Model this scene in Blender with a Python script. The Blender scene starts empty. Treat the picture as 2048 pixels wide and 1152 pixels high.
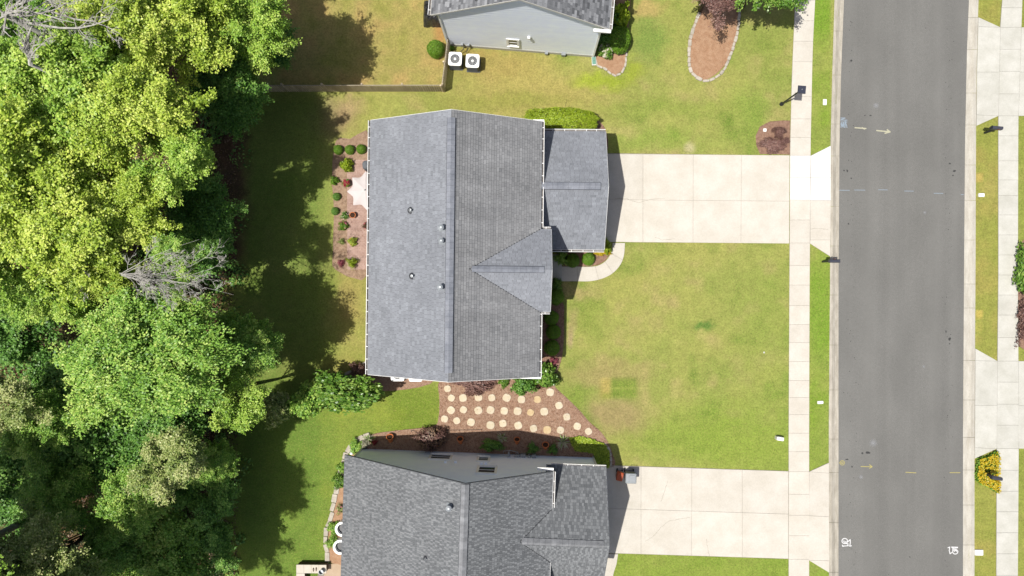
import bpy, math, random
import numpy as np
from mathutils import Vector, Matrix

random.seed(7)
RNG = np.random.RandomState(7)
SC = bpy.context.scene
COL = SC.collection

# ------------------------------------------------------------------ camera, world, sun, exposure
CAM_H = 41.0
FPX = 1365.33                                            # focal length in photo pixels (24 mm on 36 mm)
CQ = Vector((31, 6, -FPX)).normalized().rotation_difference(Vector((0, 0, -1)))
cam_d = bpy.data.cameras.new('camera')
cam_d.lens = 24.0
cam_d.sensor_width = 36.0
cam_d.clip_end = 1500.0
cam = bpy.data.objects.new('camera', cam_d)
COL.objects.link(cam)
cam.location = (0, 0, CAM_H)
cam.rotation_mode = 'QUATERNION'
cam.rotation_quaternion = CQ
SC.camera = cam

SUN_DIR = Vector((0.33, 0.145, -1.0)).normalized()       # direction the light travels
SUN_EL = math.asin(-SUN_DIR.z)
world = bpy.data.worlds.new('World')
SC.world = world
world.use_nodes = True
wn = world.node_tree
wn.nodes.clear()
sky = wn.nodes.new('ShaderNodeTexSky')
sky.sky_type = 'NISHITA'
sky.sun_disc = False
sky.sun_elevation = SUN_EL
sky.sun_rotation = math.atan2(-SUN_DIR.x, -SUN_DIR.y)
sky.dust_density = 3.0
sky.ozone_density = 0.5
sky.air_density = 0.8
bg = wn.nodes.new('ShaderNodeBackground')
bg.inputs['Strength'].default_value = 0.085
wo = wn.nodes.new('ShaderNodeOutputWorld')
wn.links.new(sky.outputs[0], bg.inputs[0])
wn.links.new(bg.outputs[0], wo.inputs[0])

sun_d = bpy.data.lights.new('sun', 'SUN')
sun_d.energy = 4.6
sun_d.angle = math.radians(0.55)
sun_d.color = (1.0, 0.965, 0.90)
sun = bpy.data.objects.new('sun', sun_d)
COL.objects.link(sun)
sun.location = (-20, -10, 60)
sun.rotation_mode = 'QUATERNION'
sun.rotation_quaternion = SUN_DIR.to_track_quat('-Z', 'Y')

SC.view_settings.view_transform = 'Standard'
SC.view_settings.look = 'None'
SC.view_settings.exposure = 0.34
SC.view_settings.gamma = 1.0
SC.view_settings.use_curve_mapping = False
SC.cycles.max_bounces = 8
SC.cycles.transparent_max_bounces = 6

# ------------------------------------------------------------------ helpers: measuring
def P(px, py, z=0.0):
    """world point at height z seen at photo pixel (px, py)"""
    d = CQ @ Vector((px - 1024.0, 576.0 - py, -FPX))
    t = (z - CAM_H) / d.z
    return Vector((d.x * t, d.y * t, z))

CI = np.array(CQ.to_matrix().transposed())
def to_px(x, y, z=0.0):
    v = CI @ np.array([x, y, z - CAM_H])
    return 1024 + FPX * v[0] / -v[2], 576 - FPX * v[1] / -v[2]

def lin(c):
    c = c / 255.0
    return c / 12.92 if c <= 0.04045 else ((c + 0.055) / 1.055) ** 2.4
K_ALB = 0.5
def alb(r, g, b, k=1.0):
    """base colour of a surface that reads (r, g, b) when it lies flat in this noon sun"""
    return (lin(r) * K_ALB * k, lin(g) * K_ALB * k, lin(b) * K_ALB * k, 1.0)

# ------------------------------------------------------------------ helpers: materials
def _mat(name):
    m = bpy.data.materials.new(name)
    m.use_nodes = True
    nt = m.node_tree
    b = nt.nodes.get('Principled BSDF')
    return m, nt, b

def N(nt, t, **kw):
    n = nt.nodes.new(t)
    for k, v in kw.items():
        if k in n.inputs:
            n.inputs[k].default_value = v
        else:
            setattr(n, k, v)
    return n

def _map(nt, coord, scale=(1, 1, 1)):
    tc = nt.nodes.new('ShaderNodeTexCoord')
    mp = nt.nodes.new('ShaderNodeMapping')
    mp.inputs['Scale'].default_value = scale
    nt.links.new(tc.outputs[coord], mp.inputs['Vector'])
    return mp.outputs['Vector']

def noise_mat(name, c1, c2, scale=3.0, detail=6.0, rough=0.8, bump=0.2, bscale=40.0, stretch=(1, 1, 1), fine=0.0,
              fscale=60.0, spec=0.3, metal=0.0, objrand=0.0, coord='Object', lo=0.35, hi=0.65, bdist=0.01):
    m, nt, b = _mat(name)
    v = _map(nt, coord, stretch)
    n = N(nt, 'ShaderNodeTexNoise', Scale=scale, Detail=detail, Roughness=0.6)
    nt.links.new(v, n.inputs['Vector'])
    r = nt.nodes.new('ShaderNodeValToRGB')
    r.color_ramp.elements[0].position = lo
    r.color_ramp.elements[1].position = hi
    r.color_ramp.elements[0].color = c1
    r.color_ramp.elements[1].color = c2
    nt.links.new(n.outputs['Fac'], r.inputs['Fac'])
    col = r.outputs['Color']
    if fine > 0:
        n2 = N(nt, 'ShaderNodeTexNoise', Scale=fscale, Detail=3.0)
        nt.links.new(v, n2.inputs['Vector'])
        mr = N(nt, 'ShaderNodeMapRange')
        mr.inputs['From Min'].default_value = 0.3
        mr.inputs['From Max'].default_value = 0.7
        mr.inputs['To Min'].default_value = 1 - fine
        mr.inputs['To Max'].default_value = 1 + fine
        nt.links.new(n2.outputs['Fac'], mr.inputs['Value'])
        mx = N(nt, 'ShaderNodeVectorMath', operation='SCALE')
        nt.links.new(col, mx.inputs[0])
        nt.links.new(mr.outputs[0], mx.inputs['Scale'])
        col = mx.outputs[0]
    if objrand > 0:
        oi = nt.nodes.new('ShaderNodeObjectInfo')
        mr = N(nt, 'ShaderNodeMapRange')
        mr.inputs['To Min'].default_value = 1 - objrand
        mr.inputs['To Max'].default_value = 1 + objrand
        nt.links.new(oi.outputs['Random'], mr.inputs['Value'])
        mx = N(nt, 'ShaderNodeVectorMath', operation='SCALE')
        nt.links.new(col, mx.inputs[0])
        nt.links.new(mr.outputs[0], mx.inputs['Scale'])
        col = mx.outputs[0]
    nt.links.new(col, b.inputs['Base Color'])
    b.inputs['Roughness'].default_value = rough
    b.inputs['Metallic'].default_value = metal
    b.inputs['Specular IOR Level'].default_value = spec
    if bump > 0:
        n3 = N(nt, 'ShaderNodeTexNoise', Scale=bscale, Detail=4.0)
        nt.links.new(v, n3.inputs['Vector'])
        bp = N(nt, 'ShaderNodeBump', Strength=bump, Distance=bdist)
        nt.links.new(n3.outputs['Fac'], bp.inputs['Height'])
        nt.links.new(bp.outputs[0], b.inputs['Normal'])
    return m

def leaf_mat(name, dark, mid, light, transl=0.35, rough=0.45):
    m, nt, b = _mat(name)
    a = nt.nodes.new('ShaderNodeAttribute')
    a.attribute_name = 'rnd'
    r = nt.nodes.new('ShaderNodeValToRGB')
    r.color_ramp.elements[0].color = dark
    r.color_ramp.elements[0].position = 0.0
    r.color_ramp.elements[1].color = light
    r.color_ramp.elements[1].position = 1.0
    e = r.color_ramp.elements.new(0.5)
    e.color = mid
    nt.links.new(a.outputs['Fac'], r.inputs['Fac'])
    tr = nt.nodes.new('ShaderNodeBsdfTranslucent')
    nt.links.new(r.outputs[0], b.inputs['Base Color'])
    nt.links.new(r.outputs[0], tr.inputs['Color'])
    b.inputs['Roughness'].default_value = rough
    b.inputs['Specular IOR Level'].default_value = 0.35
    mx = nt.nodes.new('ShaderNodeMixShader')
    mx.inputs[0].default_value = transl
    nt.links.new(b.outputs[0], mx.inputs[1])
    nt.links.new(tr.outputs[0], mx.inputs[2])
    out = nt.nodes['Material Output']
    nt.links.new(mx.outputs[0], out.inputs['Surface'])
    return m

def shingle_mat(name, dark, mid, light, streak=0.12, sdir=(0.4, 0.4, 0.4)):
    m, nt, b = _mat(name)
    a = nt.nodes.new('ShaderNodeAttribute')
    a.attribute_name = 'rnd'
    r = nt.nodes.new('ShaderNodeValToRGB')
    r.color_ramp.elements[0].color = dark
    r.color_ramp.elements[1].color = light
    e = r.color_ramp.elements.new(0.5)
    e.color = mid
    nt.links.new(a.outputs['Fac'], r.inputs['Fac'])
    tc = nt.nodes.new('ShaderNodeNewGeometry')
    def mod(col, scale, amt, vec):
        mp = nt.nodes.new('ShaderNodeMapping')
        mp.inputs['Scale'].default_value = vec
        nt.links.new(tc.outputs['Position'], mp.inputs['Vector'])
        n = N(nt, 'ShaderNodeTexNoise', Scale=scale, Detail=4.0)
        nt.links.new(mp.outputs[0], n.inputs['Vector'])
        mr = N(nt, 'ShaderNodeMapRange')
        mr.inputs['From Min'].default_value = 0.3
        mr.inputs['From Max'].default_value = 0.7
        mr.inputs['To Min'].default_value = 1 - amt
        mr.inputs['To Max'].default_value = 1 + amt
        nt.links.new(n.outputs['Fac'], mr.inputs['Value'])
        mx = N(nt, 'ShaderNodeVectorMath', operation='SCALE')
        nt.links.new(col, mx.inputs[0])
        nt.links.new(mr.outputs[0], mx.inputs['Scale'])
        return mx.outputs[0]
    c = mod(r.outputs[0], 1.0, streak, sdir)
    c = mod(c, 45.0, 0.22, (1, 1, 1))
    nt.links.new(c, b.inputs['Base Color'])
    b.inputs['Roughness'].default_value = 0.9
    b.inputs['Specular IOR Level'].default_value = 0.2
    return m

def plain(name, c, rough=0.5, metal=0.0, spec=0.4):
    return noise_mat(name, tuple(x * 0.93 for x in c[:3]) + (1,), tuple(min(1, x * 1.05) for x in c[:3]) + (1,), scale=6.0,
                     rough=rough, metal=metal, spec=spec, bump=0.05)

M = {}
M['concrete'] = noise_mat('concrete', alb(240, 232, 217), alb(252, 245, 232), scale=0.9, fine=0.05, fscale=14, rough=0.9,
                          bump=0.25, bscale=60, objrand=0.035, coord='Object')
M['concrete_new'] = noise_mat('concrete_new', alb(255, 252, 246, 1.08), alb(255, 255, 252, 1.12), scale=1.2, fine=0.02, fscale=14, rough=0.9, bump=0.15, bscale=60, objrand=0.01)
M['concrete_grey'] = noise_mat('concrete_grey', alb(226, 224, 212), alb(242, 240, 230), scale=1.1, fine=0.05, fscale=14, rough=0.9,
                               bump=0.25, bscale=60, objrand=0.03)
M['curb'] = noise_mat('curb', alb(196, 188, 172), alb(228, 220, 204), scale=1.6, stretch=(3, 0.6, 1), fine=0.1, fscale=18, rough=0.9,
                      bump=0.3, bscale=50, objrand=0.05)
M['curb_east'] = noise_mat('curb_east', alb(212, 205, 190), alb(236, 231, 218), scale=1.4, stretch=(3, 0.6, 1), fine=0.1, fscale=18,
                           rough=0.9, bump=0.3, bscale=50, objrand=0.03)
M['joint'] = noise_mat('joint_dirt', alb(160, 152, 136), alb(190, 182, 165), scale=2.5, rough=1.0, bump=0.3)
M['mulch'] = noise_mat('mulch', alb(176, 138, 114), alb(206, 172, 147), scale=9.0, fine=0.3, fscale=34, rough=1.0, bump=1.0,
                       bscale=26, bdist=0.04)
M['mulch_red'] = noise_mat('red_mulch', alb(160, 124, 104), alb(190, 154, 132), scale=8.0, fine=0.3, fscale=34, rough=1.0, bump=1.0,
                           bscale=26, bdist=0.04)
M['mulch_dry'] = noise_mat('pine_bark', alb(196, 152, 118), alb(214, 174, 140), scale=4.0, fine=0.16, fscale=34, rough=1.0, bump=0.8,
                           bscale=30, bdist=0.03)
M['soil'] = noise_mat('soil', alb(172, 142, 118), alb(204, 174, 146), scale=5.0, fine=0.2, fscale=30, rough=1.0, bump=0.9, bscale=20, bdist=0.03)
M['stone'] = noise_mat('pale_stone', alb(205, 195, 178), alb(236, 226, 210), scale=5.0, fine=0.1, rough=0.9, bump=0.5, bscale=20, objrand=0.08)
M['step'] = noise_mat('stepping_stone', alb(244, 226, 190), alb(255, 240, 214), scale=5.0, fine=0.04, rough=0.9, bump=0.3, bscale=30, objrand=0.07)
M['step_tan'] = noise_mat('tan_stepping_stone', alb(236, 205, 155), alb(248, 222, 178), scale=5.0, fine=0.05, rough=0.9, bump=0.3, bscale=30)
M['white'] = plain('white_trim', alb(246, 246, 244, 1.7), 0.45)
M['offwhite'] = plain('offwhite_trim', alb(228, 226, 220, 1.4), 0.5)
M['trough'] = noise_mat('gutter_trough', alb(120, 115, 112), alb(170, 165, 160), scale=3.0, rough=0.9, bump=0.2)
M['siding'] = noise_mat('siding_white', alb(236, 242, 255, 1.92), alb(242, 248, 255, 1.92), scale=2.0, rough=0.6, bump=0.08, bscale=30, objrand=0.015)
M['siding_grey'] = noise_mat('siding_pale_grey', alb(226, 234, 248, 2.1), alb(232, 240, 252, 2.1), scale=1.5, rough=0.65, bump=0.1, bscale=30)
M['siding_tan'] = noise_mat('siding_tan', alb(196, 186, 168), alb(206, 197, 180), scale=1.5, rough=0.65, bump=0.1, bscale=30)
M['glass'] = plain('window_glass', (0.03, 0.045, 0.06, 1), 0.08, spec=0.7)
M['dark'] = plain('dark_metal', (0.018, 0.02, 0.026, 1), 0.45)
M['black_soft'] = noise_mat('black_plastic_sheet', (0.012, 0.012, 0.014, 1), (0.03, 0.03, 0.034, 1), scale=5, rough=0.32, bump=0.7, bscale=9, bdist=0.05, spec=0.6)
M['charcoal'] = plain('charcoal_plastic', alb(88, 94, 104), 0.5)
M['lamp_top'] = plain('lamp_slate', alb(62, 66, 84), 0.5)
M['mailbox'] = plain('mailbox_metal', alb(84, 86, 100), 0.4)
M['galv'] = plain('galvanised', alb(190, 196, 200), 0.35, metal=0.3)
M['orange'] = plain('orange_plastic', alb(214, 96, 48), 0.45)
M['brownplastic'] = plain('brown_plastic', alb(120, 92, 60), 0.5)
M['terracotta'] = noise_mat('terracotta', alb(212, 118, 70, 1.25), alb(232, 146, 92, 1.3), scale=6, rough=0.85, bump=0.2)
M['pot_soil'] = noise_mat('pot_soil', alb(60, 42, 32), alb(90, 66, 50), scale=20, rough=1, bump=0.6)
M['wood'] = noise_mat('weathered_wood', alb(180, 162, 134, 1.6), alb(214, 198, 170, 1.7), scale=3.0, stretch=(6, 6, 0.8), fine=0.12, rough=0.9,
                      bump=0.4, bscale=16, objrand=0.18)
M['woodrail'] = noise_mat('weathered_rail', alb(178, 168, 148), alb(206, 196, 176), scale=3.0, fine=0.12, rough=0.9, bump=0.4, bscale=16)
M['bark'] = noise_mat('bark', alb(88, 76, 62), alb(132, 118, 98), scale=5.0, stretch=(3, 3, 0.8), rough=0.95, bump=0.8, bscale=14, bdist=0.04)
M['bare_bark'] = noise_mat('bleached_bark', alb(192, 187, 178), alb(228, 224, 216, 1.1), scale=4.0, rough=0.9, bump=0.5, bscale=14, bdist=0.02)
M['grey_bark'] = noise_mat('grey_bark', alb(150, 146, 140), alb(190, 186, 178), scale=4.0, rough=0.95, bump=0.6, bscale=12, bdist=0.03)
M['fabric'] = noise_mat('canopy_fabric', alb(250, 238, 236), alb(255, 246, 244), scale=1.5, rough=0.85, bump=0.15, bscale=80)
M['cover'] = noise_mat('grey_cover', alb(110, 114, 122), alb(136, 140, 146), scale=4, rough=0.8, bump=0.4, bscale=8, bdist=0.03)
M['paver'] = noise_mat('paver', alb(196, 162, 150), alb(226, 192, 178), scale=3.0, fine=0.1, rough=0.9, bump=0.2)
M['brownblock'] = noise_mat('brown_block', alb(96, 78, 62), alb(140, 116, 92), scale=6, rough=0.95, bump=0.5, bscale=16, objrand=0.1)
M['capstone'] = noise_mat('cap_stone', alb(244, 232, 214), alb(252, 243, 228), scale=3, rough=0.9, bump=0.2, objrand=0.02)
M['flag'] = noise_mat('patio_slab', alb(214, 186, 156), alb(228, 204, 176), scale=1.5, fine=0.05, rough=0.9, bump=0.2)
M['green_box'] = plain('green_box', alb(130, 185, 165), 0.6)
M['copper'] = plain('dark_line', (0.02, 0.02, 0.02, 1), 0.6)
M['paint_w'] = plain('white_spray_paint', alb(250, 250, 250, 1.1), 0.8)
M['paint_y'] = plain('yellow_spray_paint', alb(206, 194, 122), 0.8)
M['paint_c'] = plain('cream_spray_paint', alb(214, 211, 182), 0.8)
M['paint_b'] = plain('blue_spray_paint', alb(168, 184, 198), 0.8)
M['oil'] = plain('oil_spot', (0.03, 0.03, 0.03, 1), 0.7)
M['straw'] = noise_mat('straw_ring', alb(200, 182, 140), alb(220, 205, 165), scale=8, rough=1, bump=0.4)
M['garage_door'] = plain('garage_door', alb(235, 232, 224), 0.5)
M['black_rubber'] = plain('rubber', (0.015, 0.015, 0.015, 1), 0.7)

M['l_yellow'] = leaf_mat('leaf_yellow_green', alb(132, 172, 46, 1.2), alb(188, 212, 80, 1.6), alb(228, 234, 124, 1.8), 0.26)
M['l_lime'] = leaf_mat('leaf_lime', alb(114, 164, 48, 1.2), alb(166, 204, 78, 1.55), alb(212, 228, 118, 1.75), 0.26)
M['l_mid'] = leaf_mat('leaf_mid_green', alb(94, 150, 52, 1.15), alb(150, 196, 78, 1.5), alb(210, 226, 122, 1.7), 0.25)
M['l_pale'] = leaf_mat('leaf_pale_green', alb(112, 150, 70, 1.0), alb(176, 196, 106, 1.3), alb(232, 230, 166, 1.45), 0.24)
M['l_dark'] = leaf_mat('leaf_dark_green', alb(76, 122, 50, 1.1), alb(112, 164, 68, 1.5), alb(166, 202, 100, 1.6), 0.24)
M['l_red'] = leaf_mat('leaf_purple', alb(96, 68, 64, 1.2), alb(140, 104, 96, 1.3), alb(184, 148, 132, 1.3), 0.12)
M['l_box'] = leaf_mat('leaf_boxwood', alb(84, 130, 36, 1.0), alb(126, 174, 50, 1.25), alb(166, 204, 76, 1.35), 0.22)
M['l_boxlime'] = leaf_mat('leaf_bright_hedge', alb(122, 156, 30, 1.1), alb(170, 196, 48, 1.35), alb(206, 222, 80, 1.4), 0.22)
M['l_camellia'] = leaf_mat('leaf_glossy', alb(72, 122, 46, 1.0), alb(122, 168, 62, 1.25), alb(186, 212, 108, 1.35), 0.22, 0.35)
M['l_var'] = leaf_mat('leaf_variegated', alb(110, 130, 80), alb(226, 222, 190), alb(240, 236, 208), 0.15)
M['f_yellow'] = leaf_mat('petal_yellow', alb(226, 190, 20), alb(248, 214, 30), alb(255, 236, 90), 0.2)
M['f_red'] = leaf_mat('petal_red', alb(180, 40, 60), alb(214, 62, 80), alb(240, 130, 140), 0.2)
M['f_pink'] = leaf_mat('petal_pink', alb(170, 66, 92), alb(206, 104, 124), alb(240, 170, 170), 0.2)
M['f_white'] = leaf_mat('petal_white', alb(226, 220, 180), alb(244, 238, 206), alb(252, 250, 232), 0.2)
M['litter'] = leaf_mat('leaf_litter', alb(84, 62, 44), alb(136, 104, 76), alb(196, 160, 124), 0.1)

M['sh_main'] = shingle_mat('shingles_blue_grey', alb(148, 152, 159), alb(163, 167, 175), alb(178, 183, 191), 0.09, (0.5, 0.35, 0.5))
M['sh_gable'] = shingle_mat('shingles_pale_grey', alb(156, 160, 167), alb(172, 176, 184), alb(186, 190, 198), 0.06)
M['sh_main_e'] = shingle_mat('shingles_weathered_grey', alb(136, 138, 141), alb(160, 161, 163), alb(182, 183, 185), 0.13, (0.22, 1.1, 0.3))
M['sh_bot'] = shingle_mat('shingles_dimensional_grey', alb(112, 115, 119), alb(147, 150, 153), alb(174, 177, 180), 0.08)
M['sh_top'] = shingle_mat('shingles_mottled_grey', alb(112, 114, 118), alb(148, 150, 154), alb(186, 188, 192), 0.06)
M['sh_cap'] = noise_mat('ridge_cap_shingle', alb(150, 155, 166), alb(174, 178, 188), scale=3, fine=0.12, fscale=40, rough=0.9, bump=0.2, objrand=0.07)
M['sh_cap_b'] = noise_mat('ridge_cap_grey', alb(150, 152, 156), alb(178, 180, 184), scale=3, fine=0.12, fscale=40, rough=0.9, bump=0.2, objrand=0.1)
M['deck'] = plain('roof_deck', alb(70, 72, 76), 0.9)

# ------------------------------------------------------------------ helpers: objects
ORG = {}
def tag(o, label=None, cat=None, group=None, kind=None):
    if label: o['label'] = label
    if cat: o['category'] = cat
    if group: o['group'] = group
    if kind: o['kind'] = kind
    return o

def thing(name, label, cat, loc, group=None, rz=0.0):
    o = bpy.data.objects.new(name, None)
    COL.objects.link(o)
    o.empty_display_size = 0.2
    o.location = loc
    o.rotation_euler = (0, 0, rz)
    ORG[o.name] = (loc[0], loc[1], loc[2])
    return tag(o, label, cat, group)

class MB:
    """collects faces in world (or house) coordinates; build() links them as one mesh object"""
    def __init__(s):
        s.v, s.f, s.a = [], [], []
    def face(s, pts, rnd=0.5):
        i = len(s.v)
        s.v.extend([tuple(p) for p in pts])
        s.f.append(tuple(range(i, i + len(pts))))
        s.a.append(rnd)
    def solid(s, bot, top, rnd=0.5, bottom=True):
        n = len(bot)
        i = len(s.v)
        s.v.extend([tuple(p) for p in bot]); s.v.extend([tuple(p) for p in top])
        s.f.append(tuple(range(i + n, i + 2 * n))); s.a.append(rnd)
        if bottom:
            s.f.append(tuple(range(i + n - 1, i - 1, -1))); s.a.append(rnd)
        for k in range(n):
            k2 = (k + 1) % n
            s.f.append((i + k, i + k2, i + n + k2, i + n + k)); s.a.append(rnd)
        return s
    def prism(s, poly, z0, z1, rnd=0.5):
        return s.solid([(p[0], p[1], z0) for p in poly], [(p[0], p[1], z1) for p in poly], rnd)
    def box(s, c, size, rz=0.0, taper=1.0, rnd=0.5):
        hx, hy, hz = size[0] / 2, size[1] / 2, size[2] / 2
        cr, sr = math.cos(rz), math.sin(rz)
        def r(x, y): return (c[0] + x * cr - y * sr, c[1] + x * sr + y * cr)
        q = [(-hx, -hy), (hx, -hy), (hx, hy), (-hx, hy)]
        b = [r(x, y) + (c[2] - hz,) for x, y in q]
        t = [r(x * taper, y * taper) + (c[2] + hz,) for x, y in q]
        return s.solid(b, t, rnd)
    def rbox(s, c, size, rad, rz=0.0, bev=0.02, taper=1.0, n=4, rnd=0.5):
        """box with rounded plan corners and a bevelled top"""
        hx, hy = size[0] / 2, size[1] / 2
        cr, sr = math.cos(rz), math.sin(rz)
        def ring(k, dz, sc=1.0):
            out = []
            for q, (sx, sy) in enumerate(((1, 1), (-1, 1), (-1, -1), (1, -1))):
                for j in range(n + 1):
                    a = math.pi / 2 * (q + j / n)
                    x = sx * (hx - rad) + math.cos(a) * (rad)
                    y = sy * (hy - rad) + math.sin(a) * (rad)
                    x, y = x * k * sc, y * k * sc
                    out.append((c[0] + x * cr - y * sr, c[1] + x * sr + y * cr, c[2] + dz))
            return out
        zb, zt = -size[2] / 2, size[2] / 2
        kk = 1 - bev / max(hx, hy)
        rings = [ring(1, zb), ring(1, zt - bev, taper), ring(kk, zt, taper)]
        s.loft(rings, rnd)
        return s
    def loft(s, rings, rnd=0.5, caps=True):
        n = len(rings[0])
        i = len(s.v)
        for r in rings: s.v.extend([tuple(p) for p in r])
        for k in range(len(rings) - 1):
            for j in range(n):
                j2 = (j + 1) % n
                s.f.append((i + k * n + j, i + k * n + j2, i + (k + 1) * n + j2, i + (k + 1) * n + j)); s.a.append(rnd)
        if caps:
            s.f.append(tuple(range(i + n - 1, i - 1, -1))); s.a.append(rnd)
            e = i + (len(rings) - 1) * n
            s.f.append(tuple(range(e, e + n))); s.a.append(rnd)
        return s
    def lathe(s, c, prof, n=16, rnd=0.5, caps=True):
        return s.loft([[(c[0] + r * math.cos(2 * math.pi * j / n), c[1] + r * math.sin(2 * math.pi * j / n), c[2] + z)
                        for j in range(n)] for r, z in prof], rnd, caps)
    def tube(s, pts, rads, n=6, rnd=0.5):
        pts = [Vector(p) for p in pts]
        rings = []
        up = None
        for i, p in enumerate(pts):
            d = (pts[min(i + 1, len(pts) - 1)] - pts[max(i - 1, 0)])
            if d.length < 1e-6: d = Vector((0, 0, 1))
            d.normalize()
            ref = Vector((0, 0, 1)) if abs(d.z) < 0.9 else Vector((1, 0, 0))
            a = d.cross(ref).normalized(); b = d.cross(a)
            r = rads[i] if isinstance(rads, (list, tuple)) else rads
            rings.append([p + (a * math.cos(2 * math.pi * j / n) + b * math.sin(2 * math.pi * j / n)) * r for j in range(n)])
        return s.loft(rings, rnd)
    def build(s, name, mat, parent=None, smooth=False, org=None):
        o = None
        me = bpy.data.meshes.new(name)
        if org is None:
            org = ORG.get(parent.name, (0, 0, 0)) if parent else (0, 0, 0)
        v = [(p[0] - org[0], p[1] - org[1], p[2] - org[2]) for p in s.v]
        me.from_pydata(v, [], s.f)
        at = me.attributes.new('rnd', 'FLOAT', 'FACE')
        at.data.foreach_set('value', s.a)
        me.materials.append(mat)
        if smooth:
            me.polygons.foreach_set('use_smooth', [True] * len(me.polygons))
        me.update()
        o = bpy.data.objects.new(name, me)
        COL.objects.link(o)
        if parent:
            o.parent = parent
            ORG[o.name] = org
        else:
            o.location = org
            ORG[o.name] = org
        return o

def pxpoly(pts, z=0.0):
    return [P(x, y, z) for x, y in pts]

def ccw(poly):
    a = sum(poly[i][0] * poly[(i + 1) % len(poly)][1] - poly[(i + 1) % len(poly)][0] * poly[i][1] for i in range(len(poly)))
    return poly if a > 0 else poly[::-1]

def smooth_loop(pts, sub=6, closed=True):
    """Catmull-Rom through points"""
    out = []
    n = len(pts)
    rng = range(n) if closed else range(n - 1)
    for i in rng:
        if closed:
            p0, p1, p2, p3 = pts[i - 1], pts[i], pts[(i + 1) % n], pts[(i + 2) % n]
        else:
            p0, p1, p2, p3 = pts[max(i - 1, 0)], pts[i], pts[i + 1], pts[min(i + 2, n - 1)]
        for k in range(sub):
            t = k / sub
            out.append(tuple(0.5 * ((2 * b) + (c - a) * t + (2 * a - 5 * b + 4 * c - d) * t * t + (3 * b - a - 3 * c + d) * t ** 3)
                             for a, b, c, d in zip(p0, p1, p2, p3)))
    if not closed: out.append(tuple(pts[-1]))
    return out

# ------------------------------------------------------------------ helpers: foliage
def leaf_quads(p, nrm, size, rng, aspect=0.34, tang=None):
    n = len(p)
    nrm = nrm / (np.linalg.norm(nrm, axis=1, keepdims=True) + 1e-9)
    t = rng.normal(size=(n, 3)) if tang is None else tang
    t = t - (t * nrm).sum(1, keepdims=True) * nrm
    t /= (np.linalg.norm(t, axis=1, keepdims=True) + 1e-9)
    b = np.cross(nrm, t)
    L = size[:, None]
    v = np.empty((n, 4, 3))
    v[:, 0] = p
    v[:, 1] = p + t * L * 0.5 + b * L * aspect + nrm * L * 0.07
    v[:, 2] = p + t * L
    v[:, 3] = p + t * L * 0.5 - b * L * aspect + nrm * L * 0.07
    return v.reshape(-1, 3)

def quad_mesh(name, v, rnd):
    n = len(v) // 4
    me = bpy.data.meshes.new(name)
    me.vertices.add(4 * n)
    me.vertices.foreach_set('co', v.astype(np.float32).ravel())
    me.loops.add(4 * n)
    me.loops.foreach_set('vertex_index', np.arange(4 * n, dtype=np.int32))
    me.polygons.add(n)
    me.polygons.foreach_set('loop_start', np.arange(0, 4 * n, 4, dtype=np.int32))
    me.update(calc_edges=True)
    a = me.attributes.new('rnd', 'FLOAT', 'FACE')
    a.data.foreach_set('value', rnd.astype(np.float32))
    return me

def unit(rng, n, zmin=-1.0):
    z = rng.uniform(zmin, 1, n); a = rng.uniform(0, 2 * math.pi, n)
    r = np.sqrt(1 - z * z)
    return np.stack([r * np.cos(a), r * np.sin(a), z], 1)

def crown_data(seed, R, Hh, limbs, twigs, per, leaf, lob=0.2, inner=0.35, zmin=-0.3, aspect=0.34, upw=0.9, tw=0.27, spread=0.055):
    """limbs leave the middle, each carries a fan of twigs, leaves sit in sprays along the twigs"""
    rng = np.random.RandomState(seed)
    d = unit(rng, limbs, zmin)
    ph = np.arctan2(d[:, 1], d[:, 0])
    a = rng.uniform(0, 6.28, 4)
    mult = 1 + lob * np.sin(2 * ph + a[0]) * .7 + lob * .7 * np.sin(3 * ph + a[1]) + lob * 0.6 * np.sin(5 * ph + a[2]) + rng.uniform(-lob, lob, limbs) * 0.8
    ax = np.array([R, R, Hh])
    tip = d * (inner + (1 - inner) * rng.uniform(0, 1, limbs) ** 0.45)[:, None] * mult[:, None] * ax * 0.86
    li = np.repeat(np.arange(limbs), twigs)
    nt_ = len(li)
    t = rng.uniform(0.45, 1.0, nt_)
    base = tip[li] * t[:, None] + rng.normal(size=(nt_, 3)) * R * 0.055
    dd = d[li] + rng.normal(size=(nt_, 3)) * 0.75
    dd[:, 2] = dd[:, 2] * 0.55 + 0.12
    dd /= np.linalg.norm(dd, axis=1, keepdims=True)
    ln = R * tw * rng.uniform(0.45, 1.25, nt_)
    ti = np.repeat(np.arange(nt_), per)
    n = len(ti)
    u = rng.uniform(0.05, 1.0, n)
    off = rng.normal(size=(n, 3)) * (R * spread * (1.25 - 0.75 * u))[:, None] * np.array([1, 1, 0.45])
    pos = base[ti] + dd[ti] * (ln[ti] * u)[:, None] + off
    pos[:, 2] -= (u ** 2) * ln[ti] * 0.25
    tang = dd[ti] + rng.normal(size=(n, 3)) * 0.7
    nrm = rng.normal(size=(n, 3)) * 0.45 + d[li][ti] * 0.25
    nrm[:, 2] += upw
    size = leaf * rng.uniform(0.6, 1.4, n)
    v = leaf_quads(pos, nrm, size, rng, aspect, tang)
    rel = np.linalg.norm(pos / ax, axis=1)
    rnd = np.clip(rng.normal(0.5, 0.16, n) + rng.uniform(-0.2, 0.2, limbs)[li][ti] + rng.uniform(-0.14, 0.14, nt_)[ti], 0, 1)
    return v, rnd, tip

CROWNS = {}
def crown(key, **kw):
    v, rnd, c = crown_data(**kw)
    CROWNS[key] = (quad_mesh('crown_' + key, v, rnd), c)

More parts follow.
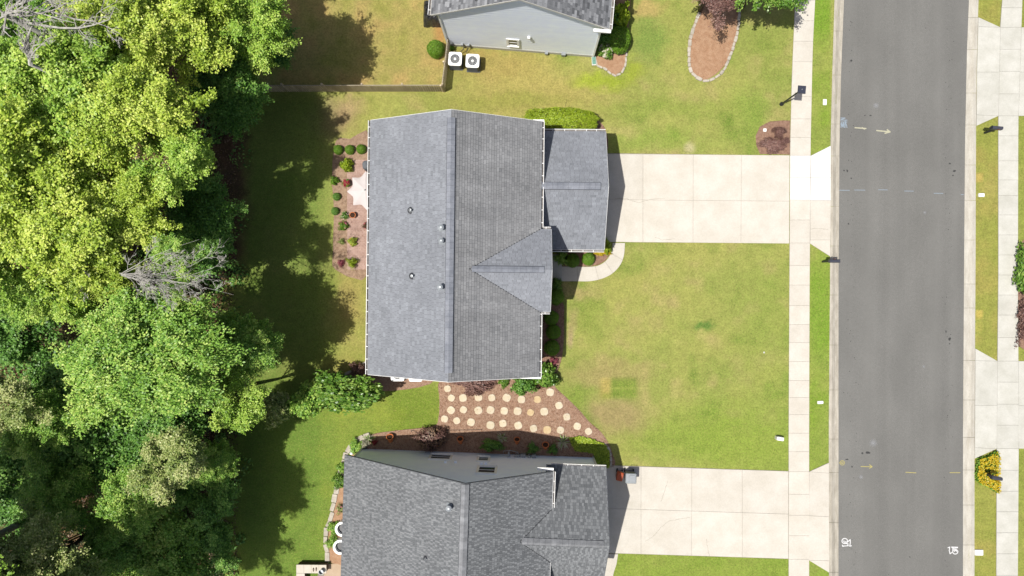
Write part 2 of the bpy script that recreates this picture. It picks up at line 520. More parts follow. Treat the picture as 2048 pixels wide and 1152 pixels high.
crown('a', seed=11, R=3.2, Hh=2.7, limbs=60, twigs=24, per=38, leaf=0.128, tw=.23, spread=.046)
crown('b', seed=12, R=3.2, Hh=2.3, limbs=52, twigs=26, per=38, leaf=0.125, lob=0.28, tw=.23, spread=.046)
crown('c', seed=13, R=3.2, Hh=3.0, limbs=64, twigs=22, per=38, leaf=0.132, tw=.22, spread=.046)
crown('d', seed=14, R=3.2, Hh=2.0, limbs=50, twigs=28, per=38, leaf=0.12, lob=0.32, tw=.24, spread=.045)
crown('big', seed=15, R=4.2, Hh=3.2, limbs=110, twigs=28, per=34, leaf=0.122, lob=0.12, tw=.2, spread=.04, inner=.5)
crown('low', seed=16, R=2.6, Hh=1.4, limbs=50, twigs=22, per=32, leaf=0.13)
crown('sparse', seed=17, R=2.2, Hh=1.7, limbs=36, twigs=20, per=34, leaf=0.115, lob=0.3)

def place_mesh(name, me, mat, parent, loc, rz=0.0, sc=(1, 1, 1)):
    o = bpy.data.objects.new(name, me)
    COL.objects.link(o)
    if len(me.materials) == 0: me.materials.append(None)
    o.material_slots[0].link = 'OBJECT'
    o.material_slots[0].material = mat
    o.parent = parent
    o.location = loc
    o.rotation_euler = (0, 0, rz)
    o.scale = sc
    return o

def tree(name, label, px, py, zc, key, R, mat, rz=0.0, group='trees of the wood', zs=1.0, cat='tree', trunk_r=0.16, ys=1.0):
    me, c = CROWNS[key]
    base = {'big': 4.2, 'low': 2.6, 'sparse': 2.2}.get(key, 3.2)
    s = R / base
    w = P(px, py, zc)
    rdx = -0.24 * zc if group == 'trees of the wood' else 0.0      # edge trees lean out towards the light
    t = thing(name, label, cat, (w.x + rdx, w.y, 0.0), group)
    place_mesh('crown', me, mat, t, (-rdx, 0, zc), rz, (s, s * ys, s * zs))
    mb = MB()
    lean = Vector((random.uniform(-.3, .3), random.uniform(-.3, .3), 0))
    top = Vector((0, 0, zc + 0.3 * R))
    pts = [Vector((w.x + rdx * (1 - k / 5), w.y, 0)) + lean * math.sin(k / 5 * math.pi) * 0.5 + top * (k / 5) - Vector((0, 0, 0.15 if k == 0 else 0)) for k in range(6)]
    mb.tube(pts, [trunk_r * R / 3 * (1.5 - 1.25 * k / 5) for k in range(6)], 8)
    cz, sz = math.cos(rz), math.sin(rz)
    for j in range(0, len(c), max(1, len(c) // 16)):
        e = Vector((c[j][0] * cz - c[j][1] * sz, c[j][0] * sz + c[j][1] * cz, c[j][2] * zs)) * s + Vector((w.x, w.y, zc))
        f = random.uniform(0.45, 0.8)
        b = pts[0].lerp(pts[5], f)
        if e.z < b.z: b.z = max(e.z - 0.5, 0.6); b.x, b.y = w.x + rdx * .4, w.y
        m_ = b.lerp(e, 0.5) + Vector((0, 0, -0.15 * R * 0.3))
        mb.tube([b, m_, e], [0.055 * R / 3, 0.04 * R / 3, 0.015], 5)
    mb.build('trunk', M['bark'], t, smooth=True)
    return t

SHR = {}
def shrub_mesh(key, seed, n, leaf, rough, zsq=0.85, aspect=0.4, box=1.0):
    """unit shrub, radius 1, leaves on and just under a rounded surface"""
    rng = np.random.RandomState(seed)
    u = unit(rng, n, -0.25)
    a = rng.uniform(0, 6.28, 6)
    ph = np.arctan2(u[:, 1], u[:, 0])
    rad = (1 + rough * (np.sin(3 * ph + a[0]) * 0.4 + np.sin(5 * ph + a[1] + 2 * u[:, 2]) * 0.35 + np.sin(11 * ph + a[2] + 5 * u[:, 2]) * 0.25))
    depth = 1 - np.abs(rng.normal(0, 0.06 + rough * 0.35, n))
    ub = u if box == 1.0 else u * ((np.abs(u) ** 5).sum(1) ** (-0.2))[:, None]
    pos = ub * (rad * np.clip(depth, 0.3, 1.05))[:, None]
    pos[:, 2] *= zsq
    nrm = u * 1.0 + rng.normal(size=(n, 3)) * 0.5
    nrm[:, 2] += 0.3
    v = leaf_quads(pos, nrm, leaf * rng.uniform(0.6, 1.4, n), rng, aspect)
    rnd = np.clip(rng.normal(0.5, 0.2, n), 0, 1)
    SHR[key] = quad_mesh('shrub_' + key, v, rnd)

shrub_mesh('clipped', 21, 5200, 0.085, 0.05)
shrub_mesh('loose', 22, 2600, 0.17, 0.55)
shrub_mesh('leafy', 23, 1500, 0.26, 0.5)
shrub_mesh('airy', 24, 2200, 0.14, 0.9)
shrub_mesh('broad', 25, 20000, 0.055, 0.35)
shrub_mesh('bed', 26, 9000, 0.07, 0.06)
shrub_mesh('bush', 27, 6000, 0.095, 0.6)
shrub_mesh('hedge', 28, 24000, 0.05, 0.12, box=0.5)

def shrub(name, label, px, py, r, h, key, mat, group=None, cat='shrub', ry=None, rz=None, flowers=None, nfl=40, fsz=0.06):
    """px,py = centre of the crown as seen; h = height of its top"""
    zc = h * 0.5
    w = P(px, py, zc)
    t = thing(name, label, cat, (w.x, w.y, 0.0), group)
    zz = h - 0.05 - (h * 0.28)
    o = place_mesh('foliage', SHR[key], mat, t, (0, 0, h * 0.36), rz if rz is not None else random.uniform(0, 6.28) if ry is None else 0,
                   (r, ry or r, h * 0.64 / 0.85))
    mb = MB()
    for k in range(5):
        a = k * 1.256
        mb.tube([(w.x, w.y, -0.05), (w.x + math.cos(a) * r * .25, w.y + math.sin(a) * r * .25, h * .3),
                 (w.x + math.cos(a) * r * .6, w.y + math.sin(a) * r * .6, h * .6)], [0.02, 0.014, 0.006], 5)
    mb.build('stem', M['bark'], t)
    if flowers:
        rng = np.random.RandomState(abs(hash((int(px), int(py)))) % 9999)
        u = unit(rng, nfl, 0.15)
        p0 = u * np.array([r, ry or r, h * 0.64]) * 1.0
        vs, rs = [], []
        for k in range(5):
            ang = k * 1.2566
            tg = np.tile(np.array([math.cos(ang), math.sin(ang), 0.15]), (nfl, 1))
            vs.append(leaf_quads(p0, u * 0.4 + np.array([0, 0, 1.0]), np.full(nfl, fsz), rng, 0.42, tg))
            rs.append(rng.uniform(0, 1, nfl))
        me = quad_mesh('flowers', np.concatenate(vs), np.concatenate(rs))
        fo = place_mesh('flowers', me, flowers, t, (0, 0, h * 0.36 + 0.01))
        fo['kind'] = 'stuff'
    return t

# ================================================================== GROUND
def interp_line(tab):
    ys = [t[0] for t in tab]; xs = [t[1] for t in tab]
    def f(y):
        if y < ys[0]: return xs[0] + (y - ys[0]) * (-0.025)
        if y > ys[-1]: return xs[-1] + (y - ys[-1]) * (-0.004)
        return float(np.interp(y, ys, xs))
    return f
SWL = interp_line([(0, 1590), (150, 1583.5), (290, 1580), (560, 1578.5), (860, 1577), (1152, 1577)])
SWR = interp_line([(0, 1630), (100, 1625), (290, 1621), (560, 1619), (860, 1618), (1152, 1618)])
CBL = interp_line([(0, 1669), (150, 1664.5), (290, 1661), (560, 1660), (860, 1657.5), (1152, 1658)])
RDL = interp_line([(0, 1688), (150, 1682), (290, 1679), (560, 1677), (1152, 1677)])
RDR = interp_line([(0, 1938), (100, 1934), (290, 1930), (560, 1928), (860, 1926), (1152, 1926)])
CBR = interp_line([(0, 1957), (150, 1953), (290, 1952), (560, 1951), (860, 1949), (1152, 1949)])
EWL = interp_line([(0, 2004), (50, 2000), (240, 1996), (560, 1996), (850, 1993), (1152, 1992)])
EWR = interp_line([(0, 2044), (240, 2036), (560, 2035), (860, 2037), (1152, 2035)])

def vnoise(x, y, scale, seed, octaves=4, gain=0.5):
    """value noise on arrays"""
    out = np.zeros_like(x); amp = 1.0; tot = 0.0
    for o in range(octaves):
        rng = np.random.RandomState(seed + o * 17)
        lat = rng.uniform(-1, 1, (256, 256))
        fx = x * scale * 2 ** o + 37.3 * o; fy = y * scale * 2 ** o + 11.7 * o
        ix = np.floor(fx).astype(int); iy = np.floor(fy).astype(int)
        tx = fx - ix; ty = fy - iy
        tx = tx * tx * (3 - 2 * tx); ty = ty * ty * (3 - 2 * ty)
        a = lat[ix % 256, iy % 256]; b = lat[(ix + 1) % 256, iy % 256]
        c = lat[ix % 256, (iy + 1) % 256]; d = lat[(ix + 1) % 256, (iy + 1) % 256]
        out += amp * ((a * (1 - tx) + b * tx) * (1 - ty) + (c * (1 - tx) + d * tx) * ty)
        tot += amp; amp *= gain
    return out / tot

def build_ground():
    far = [60, 90, 140, 220, 400]
    xs = np.concatenate([[-f for f in far[::-1]], np.arange(-36, 36.01, 0.14), far])
    ys = np.concatenate([[-f for f in far[::-1]], np.arange(-22, 22.01, 0.14), far])
    X, Y = np.meshgrid(xs, ys)
    V = np.stack([X, Y, np.full_like(X, -CAM_H)], -1) @ CI.T
    PX = 1024 + FPX * V[..., 0] / -V[..., 2]
    PY = 576 - FPX * V[..., 1] / -V[..., 2]
    n1 = vnoise(X, Y, 0.35, 3); n2 = vnoise(X, Y, 0.9, 5); n3 = vnoise(X, Y, 2.6, 9, 3)
    wx, wy = n2 * 26, n3 * 14
    def blob(cx, cy, rx, ry, soft=0.5, warp=1.0):
        d = np.sqrt(((PX + wx * warp - cx) / rx) ** 2 + ((PY + wy * warp + n1 * 12 * warp - cy) / ry) ** 2)
        return np.clip((1 + soft - d) / (2 * soft), 0, 1)
    def rect(x0, x1, y0, y1, s=6.0):
        return np.clip((PX - x0) / s + .5, 0, 1) * np.clip((x1 - PX) / s + .5, 0, 1) * np.clip((PY - y0) / s + .5, 0, 1) * np.clip((y1 - PY) / s + .5, 0, 1)
    def c3(r, g, b, k=1.0): return np.array(alb(r, g, b, k)[:3])
    C = np.zeros(X.shape + (3,)) + c3(168, 174, 94)
    def mixin(mask, col):
        nonlocal C
        m = np.clip(mask, 0, 1)[..., None]
        C = C * (1 - m) + col * m
    # general patchiness of the front lawns
    mixin((n1 + 0.15) * 0.9, c3(186, 182, 104))
    mixin((-n1 - 0.05) * 1.1, c3(142, 160, 76))
    mixin((n2 - 0.12) * 1.5, c3(190, 176, 116))
    mixin((-n2 - 0.18) * 1.4, c3(124, 150, 62))
    # front lawn: greener to the lower right, drier along the bed
    mixin(blob(1480, 880, 150, 70) * 0.7, c3(146, 172, 66))
    mixin(blob(1540, 700, 60, 150) * 0.45, c3(150, 170, 78))
    mixin(blob(1330, 880, 110, 30) * 0.5, c3(140, 166, 66))
    mixin(blob(1230, 832, 64, 40) * 0.85, c3(176, 156, 112))
    mixin(blob(1215, 742, 80, 24) * 0.75, c3(180, 164, 110))
    mixin(blob(1170, 850, 30, 26) * 0.7, c3(126, 150, 66))
    mixin(blob(1150, 800, 26, 30) * 0.5, c3(120, 152, 54))
    mixin(blob(1407, 652, 15, 10) * 0.9, c3(98, 138, 62))
    mixin(blob(1407, 672, 16, 7) * 0.8, c3(196, 190, 116))
    mixin(blob(1160, 583, 34, 14) * 0.8, c3(202, 178, 128))
    mixin(blob(1135, 640, 12, 22) * 0.6, c3(196, 172, 126))
    mixin(blob(1137, 675, 9, 22) * 0.8, c3(200, 176, 136))
    mixin(blob(1170, 620, 30, 50) * 0.4, c3(150, 168, 74))
    # sod repair squares
    mixin(rect(1201, 1222, 757, 797, 9) * .9, c3(196, 176, 104))
    mixin(rect(1222, 1273, 756, 797, 9) * .8, c3(130, 154, 62))
    mixin(rect(1222, 1273, 774, 777, 3) * 0.6, c3(170, 176, 92))
    mixin(rect(1204, 1222, 786, 797, 6) * 0.6, c3(140, 158, 66))
    # verge
    vg = rect(1618, 1662, -40, 1200, 4)
    mixin(vg * (0.55 + n2), c3(140, 168, 62))
    mixin(vg * blob(1640, 30, 24, 60, warp=.3) * 0.8, c3(132, 168, 56))
    mixin(vg * blob(1640, 640, 30, 90, warp=.3) * 0.8, c3(134, 168, 60))
    # between the houses, upper lawn
    mixin(blob(1060, 190, 170, 55) * 0.7, c3(192, 172, 106))
    mixin(blob(990, 130, 90, 28) * 0.65, c3(186, 160, 100))
    mixin(blob(1200, 160, 45, 16) * 0.8, c3(168, 186, 56))
    mixin(blob(1265, 140, 22, 22) * 0.7, c3(166, 180, 56))
    mixin(blob(1300, 75, 30, 45) * 0.8, c3(134, 160, 78))
    mixin(blob(1290, 18, 30, 16) * 0.8, c3(206, 178, 118))
    mixin(blob(1330, 215, 140, 16) * 0.55, c3(146, 166, 74))
    mixin(blob(1300, 280, 130, 20) * 0.5, c3(146, 172, 74))
    mixin(blob(1500, 220, 40, 40) * 0.5, c3(136, 166, 68))
    mixin(blob(1550, 90, 40, 50) * 0.3, c3(160, 172, 84))
    mixin(blob(1240, 265, 30, 14) * 0.6, c3(200, 186, 122))
    mixin(blob(1380, 296, 10, 10, warp=.2) * 0.9, c3(206, 196, 150))
    mixin(blob(1010, 205, 110, 16) * 0.5, c3(150, 158, 72))
    # back yard of the white house
    mixin(rect(560, 892, -80, 176, 20) * 0.75, c3(186, 166, 104))
    mixin(rect(560, 892, -80, 176, 20) * np.clip(n2 * 1.3, 0, 1), c3(204, 170, 112))
    mixin(rect(560, 892, -80, 176, 20) * np.clip(-n2 * 1.1, 0, 1), c3(158, 160, 78))
    mixin(blob(880, 62, 12, 34, warp=.3) * 0.9, c3(190, 144, 92))
    mixin(blob(930, 108, 50, 10, warp=.3) * 0.5, c3(186, 148, 92))
    # behind the middle house
    mixin(rect(480, 745, 180, 300, 30) * 0.55, c3(176, 172, 96))
    mixin(blob(660, 240, 46, 36) * 0.9, c3(170, 138, 112))
    mixin(blob(690, 215, 30, 20) * 0.7, c3(196, 168, 128))
    mixin(rect(560, 745, 540, 780, 20) * 0.4, c3(174, 164, 88))
    mixin(blob(700, 600, 24, 50) * 0.6, c3(186, 162, 104))
    mixin(blob(640, 740, 60, 26) * 0.5, c3(180, 160, 96))
    # side and rear lawn of the lower house
    mixin(rect(455, 885, 770, 1200, 60) * 0.85, c3(136, 158, 64))
    mixin(rect(455, 885, 770, 1200, 60) * np.clip(n2 * 1.3, 0, 1) * .8, c3(168, 178, 72))
    mixin(rect(780, 885, 770, 870, 20) * 0.6, c3(124, 148, 52))
    mixin(rect(1225, 1580, 1105, 1200, 8) * 0.7, c3(140, 166, 64))
    # far side verge
    ev = rect(1948, 2000, -60, 1250, 4)
    mixin(ev * 0.7, c3(160, 162, 76))
    mixin(ev * np.clip(n2 * 1.6, 0, 1), c3(176, 166, 90))
    mixin(rect(2036, 2300, -60, 1250, 4) * 0.6, c3(150, 158, 70))
    mixin(rect(1950, 1965, 347, 363, 3), c3(206, 182, 104))
    mixin(rect(1951, 1966, 621, 637, 3), c3(206, 186, 100))
    mixin(rect(1951, 1966, 644, 662, 3) * .6, c3(190, 182, 96))
    mixin(blob(1980, 375, 16, 22, warp=.3) * 0.5, c3(196, 176, 108))
    mixin(rect(470, 660, 180, 1200, 60) * .65, c3(104, 140, 58))  # back lawn: deeper green painted in where the tree shade falls
    # wood floor: leaf litter
    edge = 452 + 30 * n1 + 26 * n2 + np.where(PY < 560, 34, 0) * np.clip((700 - PY) / 150, 0, 1) - 16 * np.clip((PY - 900) / 200, 0, 1)
    wood = np.clip((edge - PX) / 26 + 0.5, 0, 1)
    lit = c3(120, 92, 70) * (1 + 0.35 * n3[..., None])
    mixin(wood, lit)
    mixin(wood * np.clip(n2 * 2.2, 0, 1), c3(74, 86, 44))
    mixin(blob(465, 400, 30, 130) * 0.6, c3(132, 100, 84))
    # east woods and beyond the frame stay lawn
    C *= (1 + 0.05 * n3[..., None])
    C = C * np.where(wood[..., None] > 0.5, 1.0, np.array([1.15, 1.17, 1.10]))
    Z = 0.012 * n2 + 0.006 * n3 + wood * (0.10 * n2 + 0.06 * n3)
    sl = np.interp(PY, [0, 290, 1152], [(CBL(0) + RDL(0)) / 2, (CBL(290) + RDL(290)) / 2, (CBL(1152) + RDL(1152)) / 2])
    sr = np.interp(PY, [0, 290, 1152], [(CBR(0) + RDR(0)) / 2, (CBR(290) + RDR(290)) / 2, (CBR(1152) + RDR(1152)) / 2])
    Z = np.where((PX > sl) & (PX < sr), -0.4, Z)
    # hard surfaces lie flat: keep the soil under them low
    nx, ny = len(xs), len(ys)
    me = bpy.data.meshes.new('lawn')
    co = np.stack([X, Y, Z], -1).reshape(-1, 3)
    me.vertices.add(nx * ny)
    me.vertices.foreach_set('co', co.astype(np.float32).ravel())
    i = (np.arange(ny - 1)[:, None] * nx + np.arange(nx - 1)[None, :]).ravel()
    q = np.stack([i, i + 1, i + nx + 1, i + nx], 1).astype(np.int32)
    me.loops.add(len(q) * 4)
    me.loops.foreach_set('vertex_index', q.ravel())
    me.polygons.add(len(q))
    me.polygons.foreach_set('loop_start', np.arange(0, len(q) * 4, 4, dtype=np.int32))
    me.polygons.foreach_set('use_smooth', np.ones(len(q), dtype=bool))
    me.update(calc_edges=True)
    ca = me.attributes.new('ground_colour', 'FLOAT_COLOR', 'POINT')
    cc = np.ones((nx * ny, 4), dtype=np.float32)
    cc[:, :3] = np.clip(C, 0.005, 1).reshape(-1, 3)
    ca.data.foreach_set('color', cc.ravel())
    m, nt, b = _mat('grass_ground')
    at = nt.nodes.new('ShaderNodeAttribute'); at.attribute_name = 'ground_colour'
    tc = nt.nodes.new('ShaderNodeNewGeometry')
    def nz(scale, detail=3.0, vec=(1, 1, 1)):
        mp = nt.nodes.new('ShaderNodeMapping'); mp.inputs['Scale'].default_value = vec
        nt.links.new(tc.outputs['Position'], mp.inputs['Vector'])
        n = N(nt, 'ShaderNodeTexNoise', Scale=scale, Detail=detail, Roughness=0.65)
        nt.links.new(mp.outputs[0], n.inputs['Vector'])
        return n.outputs['Fac']
    def rng_(fac, a, b_, lo=0.3, hi=0.7):
        mr = N(nt, 'ShaderNodeMapRange')
        mr.inputs['From Min'].default_value = lo; mr.inputs['From Max'].default_value = hi
        mr.inputs['To Min'].default_value = a; mr.inputs['To Max'].default_value = b_
        nt.links.new(fac, mr.inputs['Value'])
        return mr.outputs[0]
    def scl(col, fac):
        mx = N(nt, 'ShaderNodeVectorMath', operation='SCALE')
        nt.links.new(col, mx.inputs[0]); nt.links.new(fac, mx.inputs['Scale'])
        return mx.outputs[0]
    def mix(col, rgb, fac):
        mx = nt.nodes.new('ShaderNodeMix'); mx.data_type = 'RGBA'
        nt.links.new(fac, mx.inputs['Factor'])
        nt.links.new(col, mx.inputs['A']); mx.inputs['B'].default_value = rgb
        return mx.outputs['Result']
    c = at.outputs['Color']
    c = scl(c, rng_(nz(2.2, 6), 0.84, 1.13))
    c = scl(c, rng_(nz(8, 5), 0.74, 1.22))
    c = scl(c, rng_(nz(34, 3), 0.72, 1.26))
    c = mix(c, alb(206, 186, 120), rng_(nz(13, 5), 0.0, 0.6, 0.53, 0.70))
    c = mix(c, alb(96, 128, 44), rng_(nz(11.3, 4, (1, 1, 3.3)), 0.0, 0.5, 0.54, 0.70))
    nt.links.new(c, b.inputs['Base Color'])
    b.inputs['Roughness'].default_value = 0.95
    b.inputs['Specular IOR Level'].default_value = 0.15
    bp = N(nt, 'ShaderNodeBump', Strength=0.8, Distance=0.03)
    nt.links.new(nz(30, 4), bp.inputs['Height'])
    nt.links.new(bp.outputs[0], b.inputs['Normal'])
    me.materials.append(m)
    o = bpy.data.objects.new('lawn', me)
    COL.objects.link(o)
    tag(o, 'mown yellow green lawn with dry patches running under the wood edge', None, None, 'structure')
build_ground()

# ------------------------------------------------------------------ road
def road_mat():
    m, nt, b = _mat('asphalt')
    g = nt.nodes.new('ShaderNodeNewGeometry')
    def nz(scale, vec, detail=4.0):
        mp = nt.nodes.new('ShaderNodeMapping'); mp.inputs['Scale'].default_value = vec
        nt.links.new(g.outputs['Position'], mp.inputs['Vector'])
        n = N(nt, 'ShaderNodeTexNoise', Scale=scale, Detail=detail)
        nt.links.new(mp.outputs[0], n.inputs['Vector'])
        return n.outputs['Fac']
    base = N(nt, 'ShaderNodeRGB'); base.outputs[0].default_value = alb(141, 140, 136)
    c = base.outputs[0]
    for sc, vec, a, lo, hi in ((1.1, (1, 0.03, 1), 0.065, .3, .7), (0.5, (1, 0.6, 1), 0.075, .3, .7), (45, (1, 1, 1), 0.22, .3, .7), (7, (1, 1, 1), 0.03, .3, .7)):
        mr = N(nt, 'ShaderNodeMapRange')
        mr.inputs['From Min'].default_value = lo; mr.inputs['From Max'].default_value = hi
        mr.inputs['To Min'].default_value = 1 - a; mr.inputs['To Max'].default_value = 1 + a
        nt.links.new(nz(sc, vec), mr.inputs['Value'])
        mx = N(nt, 'ShaderNodeVectorMath', operation='SCALE')
        nt.links.new(c, mx.inputs[0]); nt.links.new(mr.outputs[0], mx.inputs['Scale'])
        c = mx.outputs[0]
    nt.links.new(c, b.inputs['Base Color'])
    b.inputs['Roughness'].default_value = 0.9
    b.inputs['Specular IOR Level'].default_value = 0.25
    bp = N(nt, 'ShaderNodeBump', Strength=0.4, Distance=0.008)
    nt.links.new(nz(70, (1, 1, 1)), bp.inputs['Height'])
    nt.links.new(bp.outputs[0], b.inputs['Normal'])
    return m
M['asphalt'] = road_mat()
RZ = -0.055
mb = MB()
yy = list(range(-3000, 0, 500)) + list(range(0, 1153, 48)) + list(range(1600, 4200, 500))
for a, b_ in zip(yy[:-1], yy[1:]):
    cols_a = [P(RDL(a) + (RDR(a) - RDL(a)) * k / 6, a, RZ + 0.05 * math.sin(math.pi * k / 6)) for k in range(7)]
    cols_b = [P(RDL(b_) + (RDR(b_) - RDL(b_)) * k / 6, b_, RZ + 0.05 * math.sin(math.pi * k / 6)) for k in range(7)]
    for k in range(6):
        mb.face([cols_b[k], cols_b[k + 1], cols_a[k + 1], cols_a[k]])
o = mb.build('road', M['asphalt'], smooth=True)
tag(o, 'grey asphalt street running from top to bottom', kind='structure')
def road_z(px, py):
    k = (px - RDL(py)) / (RDR(py) - RDL(py))
    return RZ + 0.05 * math.sin(math.pi * min(max(k, 0), 1))

def curb(name, outer, inner, mat, joints, label):
    base = MB()
    pts = [P(outer(y), y, -0.03) for y in (-1500, 0, 300, 600, 900, 1152, 2600)] + [P(inner(y), y, -0.08) for y in (2600, 1152, 900, 600, 300, 0, -1500)]
    base.face(ccw(pts))
    root = base.build(name, M['joint'])
    tag(root, label, kind='structure')
    for a, b_ in zip(joints[:-1], joints[1:]):
        mb = MB()
        g = 0.28
        n = 3
        for k in range(n):
            y0 = a + g + (b_ - a - 2 * g) * k / n; y1 = a + g + (b_ - a - 2 * g) * (k + 1) / n
            prof = [(0.0, 0.035), (0.3, 0.05), (0.62, -0.035), (1.0, RZ + 0.006)]
            def L_(t, z, y): return P(outer(y) + (inner(y) - outer(y)) * t, y, z)
            for (t0, z0), (t1, z1) in zip(prof[:-1], prof[1:]):
                mb.face([L_(t0, z0, y0), L_(t1, z1, y0), L_(t1, z1, y1), L_(t0, z0, y1)])
            mb.face([L_(0, -.2, y0), L_(0, .035, y0), L_(0, .035, y1), L_(0, -.2, y1)])
        mb.build('curb_section', mat, root)
curb('west_curb', CBL, RDL, M['curb'], [-500, -400, -300, -200, -100, -20, 62, 150, 248, 312, 413, 492, 590, 690, 780, 878, 945, 1045, 1145, 1250, 1350, 1450, 1600], 'rolled concrete curb along the west side of the street')
curb('east_curb', CBR, RDR, M['curb_east'], [-500, -400, -300, -200, -100, -20, 35, 99, 186, 250, 330, 401, 480, 568, 616, 721, 800, 875, 940, 1010, 1090, 1180, 1300, 1400, 1600], 'rolled concrete curb along the east side of the street')

def slab(root, quad, z, mat, gap=0.0045, thick=0.12):
    """one cast panel; quad = four world xy points ccw"""
    q = ccw([Vector((p[0], p[1])) for p in quad])
    c = sum(q, Vector((0, 0))) / len(q)
    n = len(q)
    ins = []
    for i in range(n):
        a, b_, c_ = q[i - 1], q[i], q[(i + 1) % n]
        e1 = (b_ - a).normalized(); e2 = (c_ - b_).normalized()
        n1 = Vector((-e1.y, e1.x)); n2 = Vector((-e2.y, e2.x))
        bis = (n1 + n2); bis /= max(0.25, bis.length_squared / 2)
        ins.append(b_ + bis * gap)
    ins2 = []
    for i in range(n):
        ins2.append(ins[i] + (c - ins[i]).normalized() * 0.012)
    mb = MB()
    dz = random.uniform(-0.002, 0.002)
    mb.loft([[(p.x, p.y, z - thick) for p in ins], [(p.x, p.y, z - 0.008 + dz) for p in ins], [(p.x, p.y, z + dz) for p in ins2]])
    return mb.build('slab', mat, root)

def bil(c, u, v):
    """c = TL, TR, BR, BL in px"""
    (x0, y0), (x1, y1), (x2, y2), (x3, y3) = c
    return ((x0 * (1 - u) + x1 * u) * (1 - v) + (x3 * (1 - u) + x2 * u) * v, (y0 * (1 - u) + y1 * u) * (1 - v) + (y3 * (1 - u) + y2 * u) * v)

def grid_slabs(root, c, us, vs, z, mat, jit=0.0):
    for a, b_ in zip(us[:-1], us[1:]):
        for d, e in zip(vs[:-1], vs[1:]):
            slab(root, [P(*bil(c, *t), z)[:2] for t in ((a, d), (b_, d), (b_, e), (a, e))], z, mat)

def struct_base(name, pts, z, label, mat=None):
    mb = MB()
    mb.face(ccw(pxpoly(pts, z)))
    o = mb.build(name, mat or M['joint'])
    return tag(o, label, kind='structure')

SZ = 0.045
# west sidewalk
rt = struct_base('west_sidewalk', [(SWL(y) , y) for y in (-900, 0, 150, 290, 560, 860, 1152, 2000)] + [(SWR(y), y) for y in (2000, 1152, 860, 560, 290, 100, 0, -900)], 0.02, 'cream concrete sidewalk between the lawns and the verge')
js = [-320, -280, -240, -200, -160, -120, -80, -40, 2, 42, 83, 124, 193, 238, 275, 311]
for a, b_ in zip(js[:-1], js[1:]):
    slab(rt, [P(SWL(a), a)[:2], P(SWR(a), a)[:2], P(SWR(b_), b_)[:2], P(SWL(b_), b_)[:2]], SZ, M['concrete'])
for js, mt in (([311, 355, 400], M['concrete_new']), ([400, 440, 486], M['concrete']),
               ([486, 531, 570, 611, 649, 685, 723, 761, 795, 829, 866, 903, 943], M['concrete']), ([943, 988, 1030, 1071, 1118], M['concrete']),
               ([1118, 1160, 1200, 1240, 1280, 1320, 1360, 1400], M['concrete'])):
    for a, b_ in zip(js[:-1], js[1:]):
        slab(rt, [P(SWL(a), a)[:2], P(SWR(a), a)[:2], P(SWR(b_), b_)[:2], P(SWL(b_), b_)[:2]], SZ, mt)
# east sidewalk
rt = struct_base('east_sidewalk', [(EWL(y), y) for y in (-900, 0, 50, 240, 560, 850, 1152, 2000)] + [(EWR(y), y) for y in (2000, 1152, 860, 560, 240, 0, -900)], 0.02, 'concrete sidewalk on the far east side of the street')
js = [-200, -160, -120, -80, -40, -1, 16, 55, 99, 143, 188, 232, 272, 322, 360, 391, 430, 470, 510, 550, 590, 630, 675, 722, 764, 808, 850, 897, 940, 982, 1023, 1065, 1107, 1150, 1200, 1250, 1300]
for a, b_ in zip(js[:-1], js[1:]):
    slab(rt, [P(EWL(a), a)[:2], P(EWR(a), a)[:2], P(EWR(b_), b_)[:2], P(EWL(b_), b_)[:2]], SZ, M['concrete_grey'])

# driveways
rt = struct_base('middle_driveway', [(1195, 306), (1578, 311), (1578, 487), (1195, 484)], 0.018, 'wide cream concrete driveway of the middle house')
c = [(1196, 307.5), (1579.5, 310.5), (1578.5, 487), (1196, 483.5)]
grid_slabs(rt, c, [0, .235, .497, .748, 1.0], [0, .52, 1.0], SZ, M['concrete'])
rt = struct_base('middle_apron', [(1621, 311), (1661, 292), (1660, 513), (1619.5, 487)], 0.018, 'apron where the middle driveway meets the curb')
slab(rt, [P(*p)[:2] for p in ((1621, 312), (1661, 291.5), (1661, 355), (1621, 355))], SZ, M['concrete_new'])
slab(rt, [P(*p)[:2] for p in ((1621, 355), (1661, 355), (1661, 401), (1620, 401))], SZ, M['concrete_new'])
slab(rt, [P(*p)[:2] for p in ((1620, 401), (1661, 401), (1660, 480), (1620, 480))], SZ, M['concrete'])
slab(rt, [P(*p)[:2] for p in ((1620, 480), (1660, 480), (1660, 513), (1619.5, 487))], SZ, M['concrete'])
rt = struct_base('lower_driveway', [(1205, 930), (1578, 942), (1577, 1118), (1205, 1106)], 0.018, 'wide cream concrete driveway of the lower house')
c = [(1200, 930.5), (1577, 942.5), (1577, 1117.5), (1200, 1105.5)]
grid_slabs(rt, c, [0, .218, .487, .755, 1.0], [0, .49, 1.0], SZ, M['concrete'])
rt = struct_base('lower_apron', [(1618, 943), (1658, 925), (1658, 1145), (1617, 1120)], 0.018, 'apron where the lower driveway meets the curb')
for q in (((1618, 943), (1657.5, 925), (1657.5, 946)), ((1618, 943), (1657.5, 946), (1657.5, 1033), (1617.5, 1031)),
          ((1617.5, 1031), (1657.5, 1033), (1658, 1121), (1617, 1120)), ((1617, 1120), (1658, 1121), (1658, 1145))):
    slab(rt, [P(*p)[:2] for p in q], SZ, M['concrete'])
